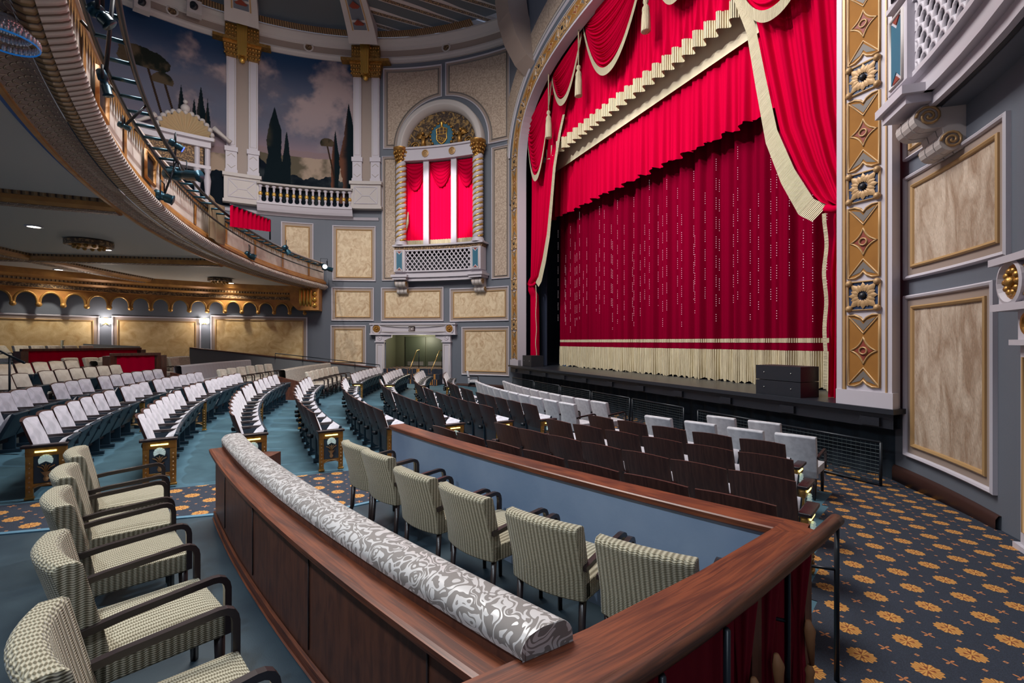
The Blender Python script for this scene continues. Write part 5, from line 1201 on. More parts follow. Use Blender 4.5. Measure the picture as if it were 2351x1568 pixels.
# ---------------------------------------------------------------- theatre seats (prototypes)
def theatre_seat(cush):
    t = thing('theatre_chair', 'proto', 'theatre seat')
    def bk(u, v, o):
        x = (u-.5)*.556; z = .17+(.735)*v; curve = .045*(1-(2*u-1)**2); top = .022*(1-(2*u-1)**2)*(v > .95)
        y = .115-.30*max(0, (v-.30))*.72-.02*v-curve*.9+o; return (x, y, z+top)
    n = 6
    for nm, v0, v1, m in (('back_shell', .34, 1., WALNUT), ('lower_back_panel', 0., .34, LOWB)):
        mb = MB(); mb.grid(lambda u, v: bk(u, v0+(v1-v0)*v, -.022), n, 5); mb.grid(lambda u, v: bk(u, v0+(v1-v0)*v, 0), n, 5)
        for u in (0, 1): mb.grid(lambda a, v: bk(u, v0+(v1-v0)*v, -.022*a), 1, 5, smooth=False)
        for v in ((v0, v1)): mb.grid(lambda a, b: bk(b, v, -.022*a), 1, n, smooth=False)
        mb.build(nm, m, t, local=True)
    def cu(u, v):
        a = math.sin(PI*min(max(u, 0), 1))**.35; b = math.sin(PI*min(max(v, 0), 1))**.35; p = bk(.02+.96*u, .32+.665*v, 0); return (p[0], p[1]+.005+.062*a*b, p[2]-.004)
    MB().grid(cu, 8, 8).build('back_cushion', cush, t, local=True)
    # tipped-up seat: pan leaning forward
    ang = math.radians(66); R = Matrix.Translation((0, .16, .29)) @ Matrix.Rotation(ang, 4, 'X')
    MB().box(-.25, .25, 0, .41, -.045, 0, R).build('seat_pan', SEATB, t, bevel=.012, local=True)
    def sc_(u, v):
        a = math.sin(PI*u)**.5; b = math.sin(PI*v)**.4; q = R @ Vector(((u-.5)*.48, .01+.40*v, .085*a*b)); return tuple(q)
    MB().grid(sc_, 8, 6).build('seat_cushion', cush, t, local=True)
    MB().box(-.305, -.255, -.02, .36, .615, .65).build('armrest', DARKW, t, bevel=.01, local=True)
    MB().box(-.295, -.265, .05, .20, .06, .61).box(-.30, -.26, .02, .34, .50, .61).box(-.31, -.25, .02, .26, 0, .06).build('stand', SEATB, t, bevel=.008, local=True)
    MB().lathe([(.001, -.03), (.05, -.03), (.055, .0), (.05, .03), (.001, .03)], (-.28, -.03, .44), 8).build('hinge_cap', METALB, t, local=True)
    return t
SEAT_S = theatre_seat(VELS); SEAT_C = theatre_seat(VELC)
used_p = set()
def place(proto, loc, rz, label, group=None, sc_=None):
    if proto not in used_p:
        used_p.add(proto); kids = [(c, list(c.children)) for c in proto.children]; KIDS[proto] = kids
        proto.location = loc; proto.rotation_euler = (0, 0, rz); proto['label'] = label
        if group: proto['group'] = group
        if sc_: proto.scale = sc_
        return proto
    return dup(proto, loc, rz, label, group, sc_)
# aisle end panel
def aisle_panel():
    t = thing('aisle_end_panel', 'proto', 'end panel')
    d = .04
    MB().box(-d, 0, -.01, .07, 0, .60).box(-d, 0, .33, .41, 0, .60).box(-d-.01, 0, -.01, .41, .50, .60).box(-d, 0, .05, .35, .14, .18).box(-d-.01, 0, -.02, .08, 0, .03).box(-d-.01, 0, .32, .42, 0, .03).build('gilt_frame', GOLD, t, bevel=.006, local=True)
    MB().box(-d+.012, -.005, .05, .35, .16, .52).build('blue_inset', mat('slate_inset', (.035, .065, .10), .5) if 'SLI' not in globals() else SLI, t, local=True)
    mb = MB().lathe([(.02, 0), (.035, .03), (.02, .06), (.05, .10), (.06, .12)], (-d, .20, .20), 8)
    for k in range(5): mb.tube([(-d, .20, .30), (-d-.008, .20+.02*(k-2), .36+.02*(2-abs(k-2))), (-d, .20+.045*(k-2), .38+.01*(2-abs(k-2)))], .008, 4)
    for y in (.03, .37):
        for k in range(7): mb.ball((-d, y, .09+k*.055), .015, 5)
    mb.tube([(-d-.005, .07, .13), (-d-.005, .13, .155), (-d-.005, .20, .17), (-d-.005, .27, .155), (-d-.005, .33, .13)], .010, 5)
    mb.build('carving', GOLDM, t, local=True)
    mb = MB()
    for k in range(9): a = math.radians(-20+k*27.5); mb.tube([(-d-.012, .20, .445), (-d-.02, .20+.075*math.cos(a), .445+.068*math.sin(a))], [.010, .018], 5)
    mb.build('shell_glass', SHELLG, t, local=True); MB().box(-d-.022, -d+.0, .09, .31, .545, .562).build('lamp', LAMPY, t, local=True)
    MB().box(-d-.045, .02, -.05, .43, .60, .635).build('armrest', DARKW, t, bevel=.01, local=True)
    for c in t.children:
        for v in c.data.vertices: v.co.y *= .84
    return t
PANEL = aisle_panel()
def rot(a): return math.radians(a)-PI/2
def visible(p, h=.9):
    if p[1] < .6: return False
    x = CX+F*p[0]/p[1]; y1 = CY-F*(p[2]+h-EYE)/p[1]
    return -60 < x < 2420 and y1 < 1580
def seat_at(r, a, label, proto=None, group=None, dz=0):
    p = P(r, a, fz(r)+.008+dz)
    if not visible(p): return None
    return place(proto or SEAT_S, p, rot(a), label, group)
def end_panel(r, a, label, flip=False):
    p = P(r, a, fz(r)+.008)
    if not visible(p): return
    o = place(PANEL, p, rot(a), label)
    o.scale = (1 if flip else -1, 1, 1)
SW = .575
rowname = {-4: 'rearmost', -3: 'second rearmost', -2: 'third rearmost'}
MIDR = ['rearmost row']+[ORD[k]+' row from the back' for k in range(2, 12)]
RR = {i: 26.664-1.0716*i for i in range(-5, 10)}
tot = 0
for i in range(-4, 7):
    r = RR[i]; nm = MIDR[i+4]; proto = SEAT_C if i <= -3 else SEAT_S; col_ = 'cream' if i <= -3 else 'silver'
    groups = [(33.35, 24.75), (24.05, 20.75), (20.1, 14.3 if i > 1 else 13.2)]
    if i > 2: groups[2] = (20.1, 14.6)
    tot_i = 0
    for gi, (a0, a1) in enumerate(groups):
        n = max(1, round(math.radians(a0-a1)*r/SW)); da = (a0-a1)/n
        for k in range(n):
            a = a0-da*(k+.5); tot_i += 1
            w_ = ('near', 'short', 'far')[gi]
            if seat_at(r, a, f'{col_} velvet seat, {ORD[k+1]} of the {w_} group, {nm}, middle block', proto): tot += 1
        # closing arm at the near end of every group
    end_panel(r, 33.45, f'gilded end panel with lit shell beside the left aisle, {nm}')
    if i in (-1, 0, 1, 2): end_panel(r, 24.1, f'gilded end panel at the short seat group, {nm}, middle block')
# block beyond the far aisle
LB = ['nearest its armchairs', 'second from its armchairs', 'third from its armchairs', 'closest to stage']
for j, i in enumerate(range(3, 7)):
    r = RR[i]; n = 9-j
    for k in range(n): a = 11.4-math.degrees(SW/r)*(k+.5); seat_at(r, a, f'silver seat {ORD[k+1]} from the lit panel, far block row {LB[j]}')
    end_panel(r, 11.5, f'gilded lit end panel of the far block, row {LB[j]}')
# block in front of the slate box
RB_ = [(3, 37.9, 48.3, 7), (4, 37.75, 48.05, 7), (5, 37.6, 47.5, 6), (6, 37.35, 46.7, 5)]
RN = ['right up against slate box wall', 'second out from slate box wall', 'third out from slate box wall', 'fourth out, behind silver armchairs']
for (i, a0, a1, n), nm in zip(RB_, RN):
    r = RR[i]; da = (a1-a0)/n
    for k in range(n): seat_at(r, a0+da*(k+.5), f'walnut-backed seat, {ORD[k+1]} from left, row {nm}', dz=.035 if i == 3 else 0)
    end_panel(r, a1+.05, f'gilded end panel by the right-hand aisle, row {nm}')
    end_panel(r, a0-.05, f'gilded end panel at the left end, row {nm}', True)
print('SEATS', tot)

# ---------------------------------------------------------------- upholstered chairs
def armchair(nm, fabric, arm_h=.65, dz=0.):
    t = thing(nm, 'proto', 'armchair')
    def back(sgn):
        mb = MB()
        def f(u, v):    # closed tube round the back section; u along width (0..1), v round the section
            return 0
        w2 = .265
        def sec(u):     # section outline (y,z) list for lateral position u in -1..1
            cv = .05*(1-u*u); yo = -cv
            return [(.02+yo, .30+dz*1.5), (-.02+yo, .30+dz*1.5), (-.035+yo, .60), (-.115+yo, .90-.012*u*u), (-.095+yo, .925-.012*u*u), (-.035+yo, .925-.012*u*u), (-.015+yo, .90), (.055+yo, .58), (.07+yo, .50), (.07+yo, .30+dz*1.5)]
        us = np.linspace(-1, 1, 11); k = 10
        vs = []; uv = []
        for u in us:
            e = 1.0 if abs(u) < .99 else .965
            s_ = sec(u); L = 0
            for j, (y, z) in enumerate(s_): vs.append((u*w2, y, z)); uv.append((u*w2, z+(.25 if j > 4 else 0)))
        fs = [(i*k+j, i*k+(j+1) % k, (i+1)*k+(j+1) % k, (i+1)*k+j) for i in range(10) for j in range(k)]+[tuple(range(k))[::-1], tuple(10*k+j for j in range(k))]
        mb.add(vs, fs, uv if False else None); return mb
    back(1).build('backrest', fabric, t, bevel=.012, local=True)
    mb = MB().grid(lambda u, v: ((u-.5)*.53, .03+.50*v, .455+dz+.035*math.sin(PI*u)**.5*math.sin(PI*min(1, v*1.0))**.45), 10, 10)
    mb.build('seat_cushion', fabric, t, local=True)
    MB().box(-.265, .265, .0, .53, .345+dz, .457+dz).build('seat_frame', fabric, t, bevel=.01, local=True)
    for sx in (-1, 1):
        x = sx*.272
        pts = [(x, -.03, arm_h-.045), (x, .12, arm_h-.025), (x, .46, arm_h), (x, .487, arm_h-.003), (x, .508, arm_h-.014), (x, .520, arm_h-.034), (x, .525, arm_h-.06), (x, .525, arm_h-.12), (x, .525, .36+dz)]
        MB().sweep(pts, [(-.015, -.017), (-.015, .017), (.015, .017), (.015, -.017), (-.015, -.017)], up=(1, 0, 0)).build('arm', DARKW, t, local=True)
        MB().tube([(sx*.235, .50, .36+dz), (sx*.235, .505, 0)], [.026, .020], 4).build('front_leg', DARKW, t, local=True)
        MB().tube([(sx*.235, .02, .36+dz), (sx*.235, 0, .18), (sx*.24, -.06, 0)], [.027, .024, .018], 4).build('rear_leg', DARKW, t, local=True)
    return t
CHW = armchair('woven_armchair', WEAVE); CHT = armchair('woven_armchair', WEAVE, .70, .10); CHS = armchair('silver_armchair', SILV); CHC = armchair('cream_armchair', mat('cream_cord_upholstery', (.46, .42, .35), .7, var=((.56, .52, .45), 10, .4, .6)))
# row in the front box (back corners read from the picture, at the height of the back tops)
bx = [((779, 1013), (834, 1025)), ((828, 1029), (889, 1052)), ((897, 1068), (990, 1102)), ((1004, 1106), (1112, 1147)), ((1159, 1167), (1323, 1214)), ((1365, 1232), (1595, 1290))]
for k, (a, b) in enumerate(bx):
    H = EYE-.4-.92; q = [((x-CX)*H/(y-CY), F*H/(y-CY)) for x, y in (a, b)]
    c = ((q[0][0]+q[1][0])/2, (q[0][1]+q[1][1])/2); dx, dy = q[1][0]-q[0][0], q[1][1]-q[0][1]
    rz = math.atan2(dy, dx)
    if k == 0: rz = math.radians(-49)
    f_ = (-math.sin(rz), math.cos(rz)); loc = (c[0]+f_[0]*.11, c[1]+f_[1]*.11, .402)
    nm = ('farthest', 'second farthest', 'third farthest', 'fourth farthest', 'second nearest', 'nearest')[k]
    place(CHT, loc, rz, f'{nm} olive woven armchair facing the slate wall in the front box')
fr = [((380, 1063), (377, 1095)), ((379, 1105), (395, 1144)), ((395, 1155), (433, 1206)), ((449, 1250), (520, 1323)), ((536, 1390), (634, 1540))]
for k, (a, b) in enumerate(fr):
    H = EYE-.56-.65; q = [((x-CX)*H/(y-CY), F*H/(y-CY)) for x, y in (a, b)]
    c = ((q[0][0]+q[1][0])/2, (q[0][1]+q[1][1])/2); rz = math.atan2(q[1][1]-q[0][1], q[1][0]-q[0][0])
    if k == 0: rz = math.radians(-50)
    f_ = (-math.sin(rz), math.cos(rz)); loc = (c[0]-f_[0]*.52, c[1]-f_[1]*.52, .562)
    nm = ('farthest', 'second farthest', 'middle', 'second nearest', 'nearest')[k]
    place(CHW, loc, rz, f'{nm} olive woven armchair facing the mahogany ledge, left foreground row')
# white chairs in front
for i, n, nm in ((7, 11, 'second'), (8, 11, 'front')):
    r = RR[i]
    for k in range(n):
        a = 33.2-k*1.83*(19.2/r)-.8; p = P(r, a, fz(r)+.008)
        if i == 8: a -= .4; p = P(r, a, fz(r)+.008)
        place(CHS, p, rot(a), f'silver armchair, {ORD[k+1]} from the aisle gap, left part of {nm} row by stage')
E_ = [(1476, 953, 1546, 961), (1567, 965, 1648, 975), (1666, 979, 1757, 991), (1773, 993, 1880, 1004)]; F_ = [(1618, 953, 1693, 961), (1712, 964, 1798, 973)]
for L_, i, nm in ((E_, 7, 'second'), (F_, 8, 'front')):
    for k, (x0, y0, x1, y1) in enumerate(L_):
        H = EYE-(fz(RR[i])+.92) if i == 7 else EYE-(fz(RR[i])+.92)
        a = ((x0-CX)*H/(y0-CY), F*H/(y0-CY)); b = ((x1-CX)*H/(y1-CY), F*H/(y1-CY)); c = ((a[0]+b[0])/2, (a[1]+b[1])/2)
        al = math.degrees(math.atan2(CC[1]-c[1], CC[0]-c[0])); rz = rot(al); f_ = (-math.sin(rz), math.cos(rz))
        place(CHS, (c[0]+.08*f_[0], c[1]+.08*f_[1], fz(RR[i])+.008), rz, f'silver armchair, {ORD[k+1]} from left, right-hand part of {nm} row by stage')
x, y, z = at(1080, 893, 1070*2.4/109); place(CHS, (x, y, .01), -PI/2-.3, 'lone silver armchair facing right near the wall panel beside the stage')

# ---------------------------------------------------------------- front box: partition, wall, rails
t = thing('mahogany_partition', 'curved mahogany partition with drink ledge and damask bench back', 'partition', P(26, 42, .56))
a0, a1 = 37.65, 47.75; N = 40
INN = [(x*.9545, y*.9545) for x, y in [(-1.75, .56), (-.206, 1.507), (.298, 1.825), (.92, 2.28), (1.535, 2.775)]]
OUT = [(x*.9545, y*.9545) for x, y in [(-1.62, .34), (-.07, 1.29), (.44, 1.61), (1.08, 2.08), (1.83, 2.72)]]
def plank_y(x):
    for (x0, y0), (x1, y1) in zip(INN, INN[1:]):
        if x0 <= x <= x1: return y0+(y1-y0)*(x-x0)/(x1-x0)
    return -9
_ac = {}
def acut(r):
    k = round(r, 3)
    if k not in _ac:
        a = 44.0
        while a < 50 and P(r, a)[1] > plank_y(P(r, a)[0])-.03: a += .01
        _ac[k] = a
    return _ac[k]
def parc(prof, name, m, par, vs_=1.0, nn=60, sm=False):
    L = [0]
    for p_, q_ in zip(prof, prof[1:]): L.append(L[-1]+math.hypot(p_[0]-q_[0], p_[1]-q_[1]))
    def f(u, v):
        i = int(round(v*(len(prof)-1))); r, z = prof[i]; a = a0+(acut(r)-a0)*u; return (*P(r, a, z), (a-a0)*26*PI/180, L[i])
    return MB().grid(f, nn, len(prof)-1, smooth=sm).build(name, m, par)
arc = lambda prof, name, m, par=t, uvs=1.0, a0=a0, a1=a1, sm=False, n=N: MB().grid(lambda u, v: (*P(prof[int(round(v*(len(prof)-1)))][0], a0+(a1-a0)*u, prof[int(round(v*(len(prof)-1)))][1]), u*(a1-a0)*26*PI/180, v*uvs), n, len(prof)-1, smooth=sm).build(name, m, par)
parc([(25.98, .56), (25.98, 1.25)], 'panelled_face', MAHOD, t)
def endcap(a, prof, name, m, par): MB().add([P(r, a, z) for r, z in prof], [tuple(range(len(prof)))], smooth=False).build(name, m, par)
endcap(a0, [(25.98, .40), (25.98, 1.25), (25.90, 1.25), (25.90, 1.34), (25.80, 1.34), (25.80, .40)], 'end_board', MAHOD, t)
parc([(26.00, 1.235), (26.035, 1.245), (26.04, 1.28), (26.02, 1.287), (25.90, 1.287)], 'ledge', MAHOG, t)
endcap(a0, [(26.00, 1.235), (26.035, 1.245), (26.04, 1.28), (26.02, 1.287), (25.90, 1.287), (25.90, 1.235)], 'ledge_end', MAHOG, t)
parc([(25.915, 1.28), (25.915, 1.36)], 'upper_board', MAHOD, t)
parc([(26.01, .57), (26.0, .575), (26.0, .63), (25.985, .64)], 'skirting', MAHOG, t)
for k in range(4):
    a = a0+1.6+k*2.5; MB().tube([P(25.985, a, .68), P(25.985, a, 1.23)], .005, 4).build('panel_joint', DARKW, t)
t2 = thing('damask_bench', 'long curved bench upholstered in silver leaf damask', 'bench', P(25.6, 42, .4))
pr = [(25.925, 1.335)]+[(25.845+.085*math.cos(th), 1.36+.062*math.sin(th)) for th in np.linspace(0, PI*.5, 6)]+[(25.78-.06*math.sin(th), 1.36+.062*math.cos(th)) for th in np.linspace(0.1, PI*.5, 6)]+[(25.70, 1.2), (25.66, .86)]
pl2 = [0]
for a, b in zip(pr, pr[1:]): pl2.append(pl2[-1]+math.hypot(a[0]-b[0], a[1]-b[1]))
parc(pr, 'rolled_back', DAMASK, t2, sm=True)
MB().add([P(r, acut(r), z) for r, z in pr]+[P(25.925, acut(25.925), .8)], [tuple(range(len(pr)+1))], smooth=False).build('back_end', DAMASK, t2)
MB().add([P(r, a0, z) for r, z in pr]+[P(25.925, a0, .8)], [tuple(range(len(pr)+1))], smooth=False).build('back_end', DAMASK, t2)
sp = [(25.70, .84), (25.60, .88), (25.30, .88), (25.22, .85), (25.20, .78), (25.20, .45)]
parc(sp, 'seat_cushion', DAMASK2, t2); endcap(a0+.0, [(25.8, .42)]+sp[::1]+[(25.2, .42)], 'seat_end', MAHOD, t2)
# slate wall with cap
t = thing('slate_box_wall', 'low slate-blue box wall with mahogany cap rail, behind the walnut seats', 'partition', P(23.9, 43, .4))
W0a, W1a = 37.75, 48.75
arc([(24.06, .39), (24.06, 1.285)], 'inner_face', BOXW, t, a0=W0a, a1=W1a); arc([(23.93, .2), (23.93, 1.285)], 'outer_face', MAHOD, t, a0=W0a, a1=W1a)
endcap(W0a, [(24.06, .3), (24.06, 1.285), (23.93, 1.285), (23.93, .3)], 'end_face', BOXW, t)
arc([(24.085, 1.275), (24.10, 1.287), (24.10, 1.320), (24.09, 1.327), (23.90, 1.327), (23.89, 1.315), (23.89, 1.280), (24.085, 1.275)], 'cap_rail', MAHOG, t, uvs=.35, a0=W0a, a1=W1a+.1)
endcap(W0a, [(24.085, 1.275), (24.10, 1.287), (24.10, 1.320), (24.09, 1.327), (23.90, 1.327), (23.89, 1.315), (23.89, 1.280)], 'cap_end', MAHOG, t)
# sloping plank on the right with red draped side
t = thing('mahogany_plank_rail', 'broad mahogany plank rail in the right foreground with red drapes below', 'rail', (.8, 2.1, .4))
inn = INN; out = OUT
mb = MB(); n = len(inn); vs = []; uv = []; L = 0
for i in range(n):
    if i: L += math.hypot(inn[i][0]-inn[i-1][0], inn[i][1]-inn[i-1][1])
    for (x, y), z, v in ((inn[i], 1.280, -.05), (inn[i], 1.329, 0), (out[i], 1.329, .28), (out[i], 1.280, .33)): vs.append((x, y, z)); uv.append((L, v))
fs = [(i*4+j, i*4+(j+1) % 4, (i+1)*4+(j+1) % 4, (i+1)*4+j) for i in range(n-1) for j in range(4)]+[(0, 1, 2, 3), ((n-1)*4+3, (n-1)*4+2, (n-1)*4+1, (n-1)*4)]
mb.add(vs, fs, uv, smooth=False)
mb.add([(1.535*.9545, 2.775*.9545, 1.3295), (1.83*.9545, 2.72*.9545, 1.3295), (1.72*.9545, 2.93*.9545, 1.3295)], [(0, 1, 2)], [(L, 0), (L, .28), (L+.2, .2)], smooth=False); mb.build('plank', MAHOG, t)
sd = [Vector((*o_, 0)).lerp(Vector((*i_, 0)), .45) for o_, i_ in zip(out, inn)]; sl = [0]
for a, b in zip(sd, sd[1:]): sl.append(sl[-1]+(b-a).length)
def sidept(d, off=0):
    i = min(max(0, int(np.searchsorted(sl, d))-1), len(sd)-2); f_ = (d-sl[i])/(sl[i+1]-sl[i]); p = sd[i].lerp(sd[i+1], f_); tt = (sd[i+1]-sd[i]).normalized(); return p+Vector((tt.y, -tt.x, 0))*off
SLN = sl[-1]
MB().grid(lambda u, v: (*sidept(SLN*u, -.04)[:2], .2+1.11*v), 12, 1).build('inner_panel', BOXW, t)
posts = [.35, 1.3, 2.25, 3.2, SLN-.06]
for d in posts: MB().sweep([(*sidept(d-.05, 0)[:2], .25), (*sidept(d+.05, 0)[:2], .25)], [(0, 0), (.06, 0), (.06, 1.06), (0, 1.06), (0, 0)]).build('side_post', MAHOD, t)
for a, b in zip(posts, posts[1:]):
    a += .05; b -= .05; w_ = b-a
    def dr(u, v):
        pin = 1-.55*math.exp(-((v-.42)/.16)**2); uu = .0+u
        e = min(u, 1-u); x = a+w_*u; return (*sidept(x, .015+.03*abs(math.sin(u*PI*9))*(1 if e < .3 else .25))[:2], .36+.94*v)
    MB().grid(dr, 70, 6).build('red_drape', WINE, t)
    for d in (a+.07, b-.07):
        p = sidept(d, .105); MB().tube([(p.x-.01, p.y, .95), (p.x, p.y, .90), (p.x, p.y, .86), (p.x+.01, p.y, .72)], [.012, .028, .024, .012], 8).lathe([(.010, .22), (.024, .19), (.018, .16), (.030, .02), (.027, 0), (.001, 0)], (p.x, p.y, .50), 10).build('tassel', mat('antique_gold_tassel', (.26, .12, .05), .7) if 'AGT' not in globals() else AGT, t)
        pd = sidept(d, .045)
        def gd(u, v):
            z = .37+.92*v; r = float(np.interp(z, [.37, .75, .9, 1.05, 1.29], [.055, .034, .024, .038, .060])); an = 2*PI*u; rr2 = r*(1+.22*math.sin(an*7)); return (pd.x+rr2*math.cos(an), pd.y+rr2*math.sin(an)*.75, z)
        MB().grid(gd, 42, 14, closed=True).build('gathered_drape', WINE, t)
MB().grid(lambda u, v: (*sidept(SLN*u, .05*math.sin(PI*v)+.02)[:2], .22+.14*v), 12, 3).build('base_moulding', MAHOD, t)
# handrail
hp = [(-.25, 1.12), (.10, 1.37), (.50, 1.653), (.734, 1.83), (1.052, 2.09), (1.506, 2.478), (1.80, 2.73), (2.08, 2.985)]
hp = [(x*.9545, y*.9545) for x, y in hp]
t = thing('curved_handrail', 'rounded walnut handrail on black posts along the right foreground', 'handrail', (1.2, 2.2, .3))
hp3 = []
for i in range(len(hp)-1):
    for k in range(4): f_ = k/4; hp3.append((hp[i][0]+(hp[i+1][0]-hp[i][0])*f_, hp[i][1]+(hp[i+1][1]-hp[i][1])*f_, 1.312))
hp3.append((*hp[-1], 1.312))
MB().tube(hp3, .040, 14, flat=.85).build('rail', RAILW, t)
for i, (x, y) in enumerate(((.83, 1.80), (.50, 1.55), (1.965, 2.82), (1.36, 2.30))):
    z0 = .32; MB().tube([(x, y, z0), (x, y, 1.29)], .02, 6, flat=.6).build('post', METALB, t)
    if i != 1: MB().tube([(x, y, 1.02), (x-.11, y+.09, 1.0)], .009, 6).build('stay_bar', METALB, t)
    if i in (2,): MB().box(x-.07, x+.07, y-.05, y+.05, z0-.0, z0+.012).build('foot_plate', METALB, t)
# small wood box end seen past the damask
x, y, z = at(597, 1042, 6.6); o = MB().box(x-.22, x+.22, y-.15, y+.15, .42, z, None).build('side_table', MAHOD); tag(o, 'small mahogany side table peeking above the damask bench', 'table')

# ---------------------------------------------------------------- far boxes under the balcony
def bench(r, a0, a1, H, m, lab, wood_end=True):
    t = thing('curved_bench', lab, 'bench', P(r, (a0+a1)/2, fz(r))); zt_ = H
    f_ = lambda prof, n=20: (lambda u, v: (*P(prof[int(round(v*(len(prof)-1)))][0], a0+(a1-a0)*u, prof[int(round(v*(len(prof)-1)))][1]), u*(a0-a1)*r*PI/180, prof[int(round(v*(len(prof)-1)))][1]))
    MB().grid(f_([(r+.1, fz(r)-.1), (r+.1, zt_-.05), (r+.06, zt_), (r-.08, zt_), (r-.12, zt_-.04), (r-.16, fz(r)+.45)]), 24, 5, smooth=False).build('upholstered_back', m, t)
    MB().grid(f_([(r-.16, fz(r)+.45), (r-.6, fz(r)+.47), (r-.63, fz(r)+.40), (r-.63, fz(r)-.05)]), 24, 3, smooth=False).build('seat', m, t)
    endc = [(r+.14, fz(r)-.1), (r+.14, zt_-.2), (r-.66, zt_-.42), (r-.66, fz(r)-.1)]
    mb = MB(); A = a0+.05; mb.add([P(q[0], A, q[1]) for q in endc]+[P(q[0], A+.22, q[1]) for q in endc], [(0, 1, 2, 3), (7, 6, 5, 4)]+[(i, (i+1) % 4, 4+(i+1) % 4, 4+i) for i in range(4)], smooth=False); mb.build('wooden_end', MAHOD, t)
bench(25.75, 11.2, -.5, 1.44, DAMASK2, 'taupe damask bench nearest the exit door, beyond the far aisle')
bench(28.8, 11.6, 1.5, 1.62, STRIPE, 'silver striped velvet bench in the middle far box')
bench(31.0, 12.0, 2.6, 1.80, DAMASK2, 'dark taupe damask bench behind the striped bench')
def crow(r, a0, a1, n, lab, zf=None):
    for k in range(n):
        a = a0+(a1-a0)*(k+.5)/n; place(CHC, P(r, a, (fz(r) if zf is None else zf)+.008), rot(a), f'cream armchair, {ORD[k+1]} from the left, {lab}')
crow(24.95, 10.8, 1.5, 6, 'row in front of the taupe damask bench')
crow(27.6, 11.6, 2.0, 6, 'row in front of the striped bench')
crow(30.3, 12.0, 5.0, 3, 'row in front of the rearmost damask bench')
# red draped box fronts at the back left
def redbox(pts, ztop, zbot, lab):
    t = thing('red_box_front', lab, 'partition', (*pts[0], zbot)); pts = [Vector((*p, 0)) for p in pts]
    for a, b in zip(pts, pts[1:]):
        d = (b-a); L = d.length; nn = Vector((d.y, -d.x, 0)).normalized()
        if nn.y > 0: nn = -nn
        MB().grid(lambda u, v: (*(a+d*u+nn*(.02+.02*math.sin(u*L*26)))[:2], zbot+.12+(ztop-zbot-.2)*v), max(8, int(L*14)), 1).build('red_drape', REDV, t)
        MB().sweep([(a.x, a.y, ztop-.08), (b.x, b.y, ztop-.08)], [(-.09, 0), (-.09, .08), (.09, .08), (.09, 0), (-.09, 0)]).build('top_rail', MAHOD, t); MB().sweep([(a.x, a.y, zbot), (b.x, b.y, zbot)], [(-.05, 0), (-.05, .12), (.05, .12), (.05, 0), (-.05, 0)]).build('base_rail', MAHOD, t)
    for p in pts: MB().box(p.x-.12, p.x+.12, p.y-.12, p.y+.12, zbot, ztop-.08).build('corner_post', MAHOD, t)
q = lambda px, py, Y: at(px, py, Y)
Yb = 14.2
redbox([q(252, 808, Yb)[:2], q(368, 820, Yb+.9)[:2]], q(300, 812, Yb+.4)[2]+.02, .75, 'small red draped box front with wooden top, right of the two')
redbox([q(48, 806, 14.9)[:2], q(322, 801, 18.0)[:2]], q(200, 803, 16.6)[2]+.06, 1.1, 'long red draped box front with wooden top at far left')
for k, (px, Y) in enumerate(((165, 14.3), (212, 14.6), (248, 15.0))): x, y, _ = at(px, 840, Y); place(CHC, (x, y, .98), rot(8), f'cream armchair, {ORD[k+1]} from the left, in front of the long red box front')
for k in range(6): x, y, _ = at(12+38*k, 800, 17.2); place(CHC, (x, y, 1.33), rot(4), f'cream armchair, {ORD[k+1]} from the left, behind the long red box front')
t = thing('striped_settee', 'long cream and olive striped settee against the rear wall at far left', 'settee', (*at(60, 800, 18)[:2], 1.6))
a, b = Vector(at(-40, 790, 17.4)), Vector(at(146, 790, 18.6)); 
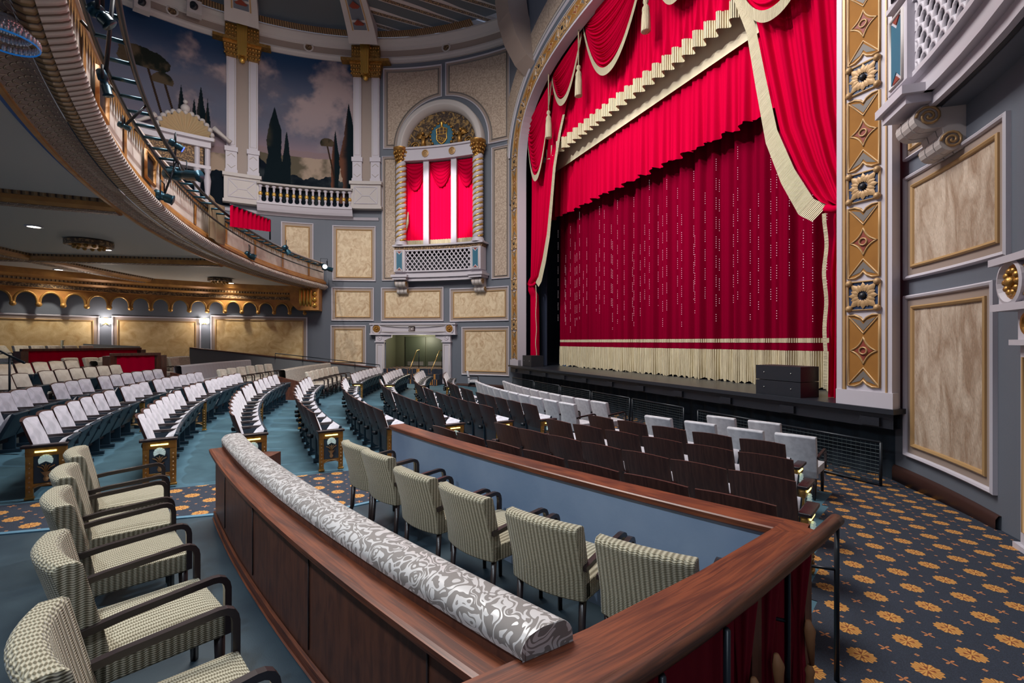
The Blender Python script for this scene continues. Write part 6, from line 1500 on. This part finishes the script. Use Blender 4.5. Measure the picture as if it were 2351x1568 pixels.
MB().grid(lambda u, v: (*(a+(b-a)*u)[:2], 1.6+.85*v, u*(b-a).length, v), 4, 1).grid(lambda u, v: (*(a+(b-a)*u+Vector((0, .15*v, 0)))[:2], 2.45+.02*v, u*(b-a).length, v), 4, 1).build('striped_back', stripe_mat('cream_olive_stripe', (.20, .19, .13), (.55, .52, .42), 36), t)
GREYW = mat('grey_ramp_paint', (.15, .155, .16), .6)
# ramp wall with rail along the far side
A = Vector(at(435, 800, 20.4)); B = Vector(at(872, 846, 22.6)); t = thing('ramp_wall', 'sloping grey ramp wall running down to the exit doorway', 'wall', (A.x, A.y, .4))
MB().add([(A.x, A.y, .3), (B.x, B.y, .0), (B.x, B.y, B.z), (A.x, A.y, A.z), (A.x, A.y+.12, .3), (B.x, B.y+.12, .0), (B.x, B.y+.12, B.z), (A.x, A.y+.12, A.z)], [(0, 1, 2, 3), (7, 6, 5, 4), (3, 2, 6, 7), (1, 5, 6, 2), (0, 3, 7, 4)], smooth=False).build('wall_face', GREYW, t)
MB().sweep([A+Vector((0, .06, 0)), B+Vector((0, .06, 0))], [(-.1, 0), (-.1, .05), (.1, .05), (.1, 0), (-.1, 0)]).build('cap_rail', MAHOD, t)
R0, R1 = Vector(at(632, 811, 21.2)), Vector(at(872, 838, 22.5)); h = MB().tube([R0, R1], .022, 6)
for k in range(5): f_ = k/4; p = R0.lerp(R1, f_); h.tube([p, p-Vector((0, 0, .28))], .014, 5)
h.build('metal_rail', METALB, t)
A2, B2 = Vector(at(140, 795, 18.9)), Vector(at(322, 801, 19.6)); o = MB().add([(A2.x, A2.y, 1.), (B2.x, B2.y, 1.), (B2.x, B2.y, 2.2), (A2.x, A2.y, 2.35), ], [(0, 1, 2, 3)], smooth=False).build('low_wall', GREYW); tag(o, 'low grey wall behind the long red box front', 'wall')
h0, h1 = at(0, 806, 9.0), at(56, 833, 8.6); o = MB().tube([(h0[0]-1, h0[1], h0[2]+.12), h0, h1], .022, 6).tube([at(22, 815, 8.85), (at(22, 815, 8.85)[0], 8.85, 1.2)], .018, 6).build('stair_rail', METALB); tag(o, 'thin dark stair rail at the far left edge', 'handrail')
